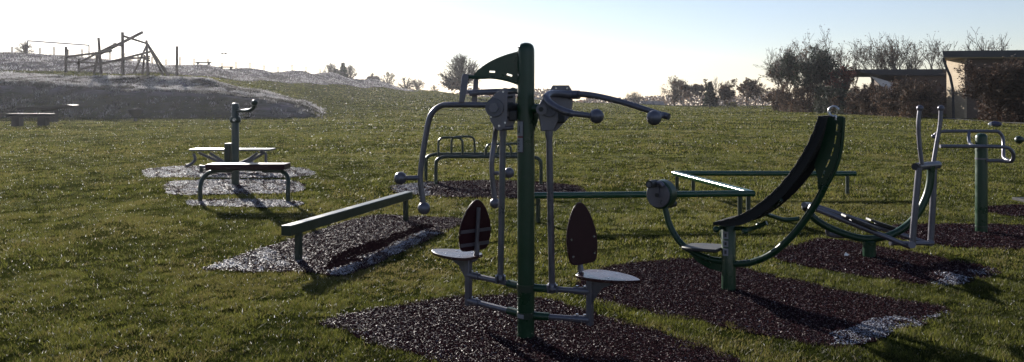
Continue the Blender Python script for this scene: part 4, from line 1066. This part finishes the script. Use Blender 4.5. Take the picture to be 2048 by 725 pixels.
def conifer(px, top, Y, wdt, label, seed):
    X = (px - CX) / F * Y; z = tz(X, Y); h = (H - (top - HY) / F * Y) - z; rg = random.Random(seed)
    root = tag(empty('conifer', (X, Y, z)), label, 'tree')
    me_v, me_f, ti = [], [], []
    for i in range(2600):
        t = rg.random() ** .8; r_ = wdt * (1 - t) ** .8 * rg.uniform(.35, 1.) * (1 + .25 * math.sin(t * 28)); a_ = rg.uniform(0, 6.283)
        q = Vector((r_ * math.cos(a_), r_ * math.sin(a_), .06 * h + t * h * .94)); u = Vector((math.cos(a_) * .5, math.sin(a_) * .5, rg.uniform(-.4, .4))).normalized() * rg.uniform(.2, .45); w_ = Vector((rg.gauss(0, 1), rg.gauss(0, 1), rg.gauss(0, 1))).normalized() * .16
        o = len(me_v); me_v += [q - u, q + w_, q + u, q - w_]; me_f.append((o, o + 1, o + 2, o + 3)); ti += [rg.random()] * 4
    me = bpy.data.meshes.new('crown'); me.from_pydata(me_v, [], me_f); me.update(); a = me.attributes.new('tint', 'FLOAT', 'POINT'); a.data.foreach_set('value', np.array(ti, np.float32)); me.materials.append(M['leafgreen'])
    ob = bpy.data.objects.new('crown', me); col.objects.link(ob); ob.parent = root
    MB().cyl(Vector((X, Y, z - .2)), Vector((X, Y, z + h * .8)), .2, 8, .05).build('trunk', bk, root)
conifer(686, 127, 165, 1.1, 'pointed dark conifer on the crest', 5)
conifer(673, 139, 166, .9, 'short dark conifer left of the pointed one', 6)
conifer(1420, 165, 150, 1.5, 'broad dark conifer among the far right trees', 7)
# right far row
for i, (p_, t_, Y, lf, sz, lab, mt, st_) in enumerate((
        (1368, 164, 172, 1600, .22, 'far brown tree second in the right row', 'leaf', 3),
        (1392, 166, 168, 1800, .22, 'far rounded tree left of the broad conifer', 'leaf', 3),
        (1450, 180, 150, 1500, .2, 'low grey bush right of the broad conifer', 'leaf', 4),
        (1476, 163, 150, 1700, .2, 'round grey tree in the middle of the right row', 'leaf', 3),
        (1500, 160, 146, 1500, .2, 'round tree before the gap in the right row', 'leaf', 3),
        (1522, 168, 138, 600, .18, 'thin pale tree at the end of the right row', 'leaf', 2),
        (1462, 205, 146, 300, .16, 'small yellow bush on the lawn edge', 'leafyellow', 4))):
    tree_px('bush' if 'bush' in lab else 'tree', p_, 0, t_, Y, spread=1.15, seed=90 + i, leafmat=M[mt], barkmat=bk, label=lab, cat='bush' if 'bush' in lab else 'tree', leaves=lf, leafsize=sz, depth=5 if st_ < 4 else 4, stems=st_, upright=.4, low=.12, tb=1.2)
bare_tree(1350, 157, 175, 1.1, 301, 'far loose crowned tree at the left end of the right row', 12, 12, 7, 700, thick=1.4)
bare_tree(1433, 156, 160, .9, 302, 'bare pale tree just right of the broad conifer', 10, 9, 6, 0, thick=1.1)
# near right belt
belt = [
 (1572, 100, 112, 700, .13, 'tall pale thin tree at the left end of the belt', 'leaf', 3, .55),
 (1594, 124, 104, 2300, .14, 'mid height brown shrub at the left end of the belt', 'leaf', 4, .4),
 (1602, 88, 106, 1300, .11, 'tall airy tree left of the dark bushy one', 'leaf', 3, .7),
 (1640, 72, 98, 1500, .11, 'tallest airy tree standing behind the dark bushy one', 'leaf', 3, .7),
 (1622, 98, 94, 4200, .13, 'dark bushy tree in the middle of the belt', 'leafgreen', 4, .5),
 (1655, 122, 90, 3600, .13, 'dark shrub right of the dark bushy tree', 'leafgreen', 4, .4),
 (1678, 84, 100, 1000, .11, 'thin airy tree right of the tallest one', 'leaf', 2, .8),
 (1706, 136, 86, 2200, .12, 'rust red leaved tree left of the low roof', 'leafred', 3, .5),
 (1738, 94, 98, 1300, .10, 'airy tree rising above the left of the low roof', 'leaf', 3, .9),
 (1765, 84, 96, 1500, .10, 'airy tree rising above the middle of the low roof', 'leaf', 3, .9),
 (1795, 74, 95, 1500, .10, 'tallest airy tree above the low roof', 'leaf', 3, .9),
 (1832, 72, 94, 1500, .10, 'airy tree above the right of the low roof', 'leaf', 3, .9),
 (1862, 98, 92, 1000, .10, 'shorter airy tree against the pavilion end', 'leaf', 2, .9),
 (1938, 86, 72, 420, .08, 'thin twiggy tree top left above the pavilion roof', 'leaf', 2, .9),
 (2012, 66, 73, 700, .08, 'tallest twiggy tree above the pavilion roof', 'leaf', 2, .9),
 (2052, 84, 74, 500, .08, 'twiggy tree above the pavilion roof at the frame edge', 'leaf', 2, .9),
]
for i, (p_, t_, Y, lf, sz, lab, mt, st_, upr) in enumerate(belt):
    airy = 'airy' in lab or 'twiggy' in lab; lf = int(lf * (.45 if airy else 1))
    tree_px('shrub' if 'shrub' in lab else 'tree', p_, 0, t_, Y, spread=.8 if airy else .95, seed=130 + i, leafmat=M[mt], barkmat=bkp if 'airy' in lab or 'twiggy' in lab else bk, label=lab, cat='shrub' if 'shrub' in lab else 'tree',
            leaves=lf, leafsize=sz, depth=4 if airy else 5, stems=st_, upright=upr, low=.2 if airy else .16, tb=1.0, leaflow=.55 if airy else .05, rmin=.018)
# low dense hedge shrubs in front of the buildings
hedge = [(1560, 184, 108), (1578, 176, 100), (1600, 168, 96), (1628, 165, 92), (1650, 176, 88), (1672, 168, 85), (1694, 178, 82), (1716, 172, 80), (1740, 178, 77), (1762, 172, 75), (1786, 166, 72), (1808, 170, 70), (1830, 160, 68), (1828, 172, 66),
         (2006, 130, 58), (2014, 124, 56.5), (2020, 126, 55.5), (2040, 122, 54.5), (2062, 126, 53.5), (2086, 124, 52.5), (2110, 130, 51.5)]
for i, (p_, t_, Y) in enumerate(hedge):
    right = p_ > 1900
    kind = 'leafgreen' if i in (4, 5, 6) else ('leafdark' if right or i % 3 == 0 else 'leaf')
    tree_px('hedge_shrub', p_, 0, t_, Y, spread=.8 if right else 1.1, seed=200 + i, leafmat=M[kind], barkmat=bk, label='dark brown twiggy hedge shrub before the pavilion front' if right else 'low brown twiggy shrub in the belt beneath the airy trees',
            group='hedge shrubs before the pavilion' if right else 'low shrubs of the tree belt', cat='shrub', leaves=6500 if right else 3600, leafsize=.095, depth=4, stems=7, upright=.45, low=.12, tb=1.1, fill=.4)

# ================================================================== buildings
pv = tag(empty('pavilion', (45, 66, 0)), 'buff brick pavilion with flat dark roof and deep overhang behind the hedge', 'building')
z1 = 5.12
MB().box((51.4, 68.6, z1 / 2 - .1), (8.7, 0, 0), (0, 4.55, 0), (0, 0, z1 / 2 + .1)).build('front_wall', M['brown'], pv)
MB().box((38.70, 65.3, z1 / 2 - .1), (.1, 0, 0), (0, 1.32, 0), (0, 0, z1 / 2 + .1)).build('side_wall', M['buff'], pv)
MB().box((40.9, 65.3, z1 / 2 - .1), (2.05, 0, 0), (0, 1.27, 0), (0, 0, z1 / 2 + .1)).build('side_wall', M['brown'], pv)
MB().add([(36.35, 63.2, 5.22), (61, 63.2, 5.2), (61, 73.7, 5.2), (42.6, 73.7, 5.22), (36.25, 63.2, 5.72), (61, 63.2, 5.95), (61, 73.7, 5.95), (42.6, 73.7, 5.72)],
         [(0, 1, 2, 3), (4, 7, 6, 5), (0, 4, 5, 1), (1, 5, 6, 2), (2, 6, 7, 3), (3, 7, 4, 0)]).build('roof', M['roof'], pv)
MB().prism([(36.5, 63.3, 5.12), (60.8, 63.3, 5.12), (60.8, 73.5, 5.12), (42.6, 73.5, 5.12)], (0, 0, .085)).build('soffit', M['soffit'], pv)
MB().tube([(36.5, 63.5, 5.15), (36.75, 63.5, 4.4), (37.1, 63.5, 3.6), (37.3, 63.5, 2.6), (37.4, 63.5, 0)], .11, 8, smooth=False).build('brace', M['roof'], pv)
for x_ in (41.5, 44.5, 47.5):
    o = MB().box((x_, 63.97, 2.2), (.6, 0, 0), (0, .04, 0), (0, 0, .6)).build('window', M['roof'], pv)
    MB().box((x_, 63.92, 2.2), (.5, 0, 0), (0, .008, 0), (0, 0, .5)).build('pane', M['black'], o)
an = tag(empty('low_canopy', (44, 88, 0)), 'lower dark roofed building with a slanting white panel left of the pavilion', 'building')
MB().prism([(38.6, 84, 5.0), (39.2, 84, 4.62), (41, 84, 4.4), (52, 84, 4.3), (52, 84, 5.05)], (0, 8, 0)).build('roof', M['roof'], an)
MB().prism([(43.9, 84.6, 0), (43.9, 84.6, 4.3), (52, 84.6, 4.25), (52, 84.6, 0)], (0, 6.8, 0)).build('wall', M['brown'], an)
MB().prism([(40.6, 84.9, 4.3), (43.9, 84.9, 3.3), (43.9, 84.9, 2.2), (42.9, 84.9, 2.2)], (0, .15, 0)).build('white_panel', M['white'], an)  # plain white panel below the roof edge
MB().box((41.0, 85.2, 2.1), (.1, 0, 0), (0, .1, 0), (0, 0, 2.15)).build('post', M['roof'], an)
# far roofs
for k_, (a_, b_, t_, Y, lab) in enumerate(((1062, 1082, 195, 300, 'tiny distant house left of the right hub'), (1238, 1262, 203, 280, 'tiny distant house with low roof left of the lone tree'), (1284, 1330, 203, 270, 'long distant low roof right of the lone tree'), (730, 752, 152, 200, 'distant roof among the bare trees on the left'))):
    xa, xb = (a_ - CX) / F * Y, (b_ - CX) / F * Y; zt = H - (t_ - HY) / F * Y; xm = (xa + xb) / 2; hw = (xb - xa) / 2; zg = tz(xm, Y) - .3
    o = tag(empty('distant_house', (xm, Y, zg)), lab, 'house', 'distant houses')
    MB().box((xm, Y + 4, (zg + zt - 1.4) / 2), (hw * .95, 0, 0), (0, 3.6, 0), (0, 0, (zt - 1.4 - zg) / 2)).build('wall', M['brown'], o)
    MB().prism([(xm - hw, Y, zt - 1.4), (xm - hw, Y + 4, zt), (xm - hw, Y + 8, zt - 1.4)], (2 * hw, 0, 0)).build('roof', M['slate'], o)
# distant wood along the horizon
wv, wf, wt = [], [], []
rg = random.Random(77)
nW = 26000
for i in range(nW):
    px_ = rg.uniform(-300, 2400); Y = rg.uniform(330, 420); X = (px_ - CX) / F * Y
    hh_ = 3 + 7 * float(vnoise(np.array([px_ * .02]), np.array([3.]), 5)[0])
    z = tz(X, Y) + rg.random() ** .8 * hh_
    s_ = rg.uniform(.5, 1.1); u = Vector((rg.gauss(0, 1), rg.gauss(0, 1), rg.gauss(0, 1))).normalized() * s_; w_ = u.orthogonal().normalized() * s_ * .7; q = Vector((X, Y, z))
    o = len(wv); wv += [q - u, q + w_, q + u, q - w_]; wf.append((o, o + 1, o + 2, o + 3)); wt += [rg.random()] * 4
me = bpy.data.meshes.new('distant_wood'); me.from_pydata(wv, [], wf); me.update(); a = me.attributes.new('tint', 'FLOAT', 'POINT'); a.data.foreach_set('value', np.array(wt, np.float32)); me.materials.append(M['leaf'])
ob = bpy.data.objects.new('distant_wood', me); col.objects.link(ob); tag(ob, 'faint wood along the far horizon', 'wood', None, 'stuff')

# ================================================================== haze
HZ = .00016
m, nt, out = new_mat('haze')
pvn = N(nt, 'ShaderNodeVolumePrincipled'); pvn.inputs['Color'].default_value = (.90, .92, 1., 1); pvn.inputs['Density'].default_value = HZ; pvn.inputs['Anisotropy'].default_value = .6
nt.links.new(pvn.outputs[0], out.inputs['Volume'])
hz = MB().box((0, 0, 7), (905, 0, 0), (0, 905, 0), (0, 0, 15)).build('haze', m, smooth=False)
tag(hz, 'thin bright morning haze', 'haze', None, 'stuff')

# ================================================================== light, sky, camera
EL, AZ = math.radians(16.0), math.radians(26.5)     # sun: 26.5 deg left of straight ahead
sd = Vector((-math.sin(AZ) * math.cos(EL), math.cos(AZ) * math.cos(EL), math.sin(EL)))
ld = bpy.data.lights.new('sun', 'SUN'); ld.energy = 5.0; ld.angle = math.radians(.5); ld.color = (1., .93, .84)
lo = bpy.data.objects.new('sun', ld); lo.rotation_euler = sd.to_track_quat('Z', 'Y').to_euler(); lo.location = sd * 50; col.objects.link(lo)
wld = bpy.data.worlds.new('World'); scene.world = wld; wld.use_nodes = True
nt = wld.node_tree
for n_ in list(nt.nodes): nt.nodes.remove(n_)
wo = nt.nodes.new('ShaderNodeOutputWorld'); bg_ = nt.nodes.new('ShaderNodeBackground'); sky = nt.nodes.new('ShaderNodeTexSky')
sky.sky_type = 'NISHITA'; sky.sun_disc = False; sky.sun_elevation = EL; sky.sun_rotation = -AZ
sky.air_density = 1.0; sky.dust_density = .12; sky.ozone_density = 1.5; sky.altitude = 60
bg_.inputs[1].default_value = .052
wb = nt.nodes.new('ShaderNodeMix'); wb.data_type = 'RGBA'; wb.blend_type = 'MULTIPLY'; wb.inputs[0].default_value = 1; wb.inputs[7].default_value = (1.02, .97, 1.12, 1)
nt.links.new(sky.outputs[0], wb.inputs[6]); hs = nt.nodes.new('ShaderNodeHueSaturation'); hs.inputs['Saturation'].default_value = .85; nt.links.new(wb.outputs[2], hs.inputs['Color']); nt.links.new(hs.outputs[0], bg_.inputs[0]); nt.links.new(bg_.outputs[0], wo.inputs[0])

cd = bpy.data.cameras.new('camera'); cam = bpy.data.objects.new('camera', cd); col.objects.link(cam)
cam.location = (0, 0, H); cam.rotation_euler = (math.radians(90), 0, 0)
cd.sensor_width = 36; cd.lens = F / 2048 * 36; cd.shift_y = -(362.5 - HY) / 2048; cd.clip_start = .1; cd.clip_end = 2500
scene.camera = cam
vs = scene.view_settings; vs.view_transform = 'Standard'; vs.look = 'None'; vs.gamma = 1; vs.exposure = 1.3; vs.use_curve_mapping = False
scene.render.engine = 'CYCLES'
scene.cycles.volume_bounces = 0; scene.cycles.max_bounces = 6; scene.cycles.transparent_max_bounces = 8
scene.cycles.use_denoising = True
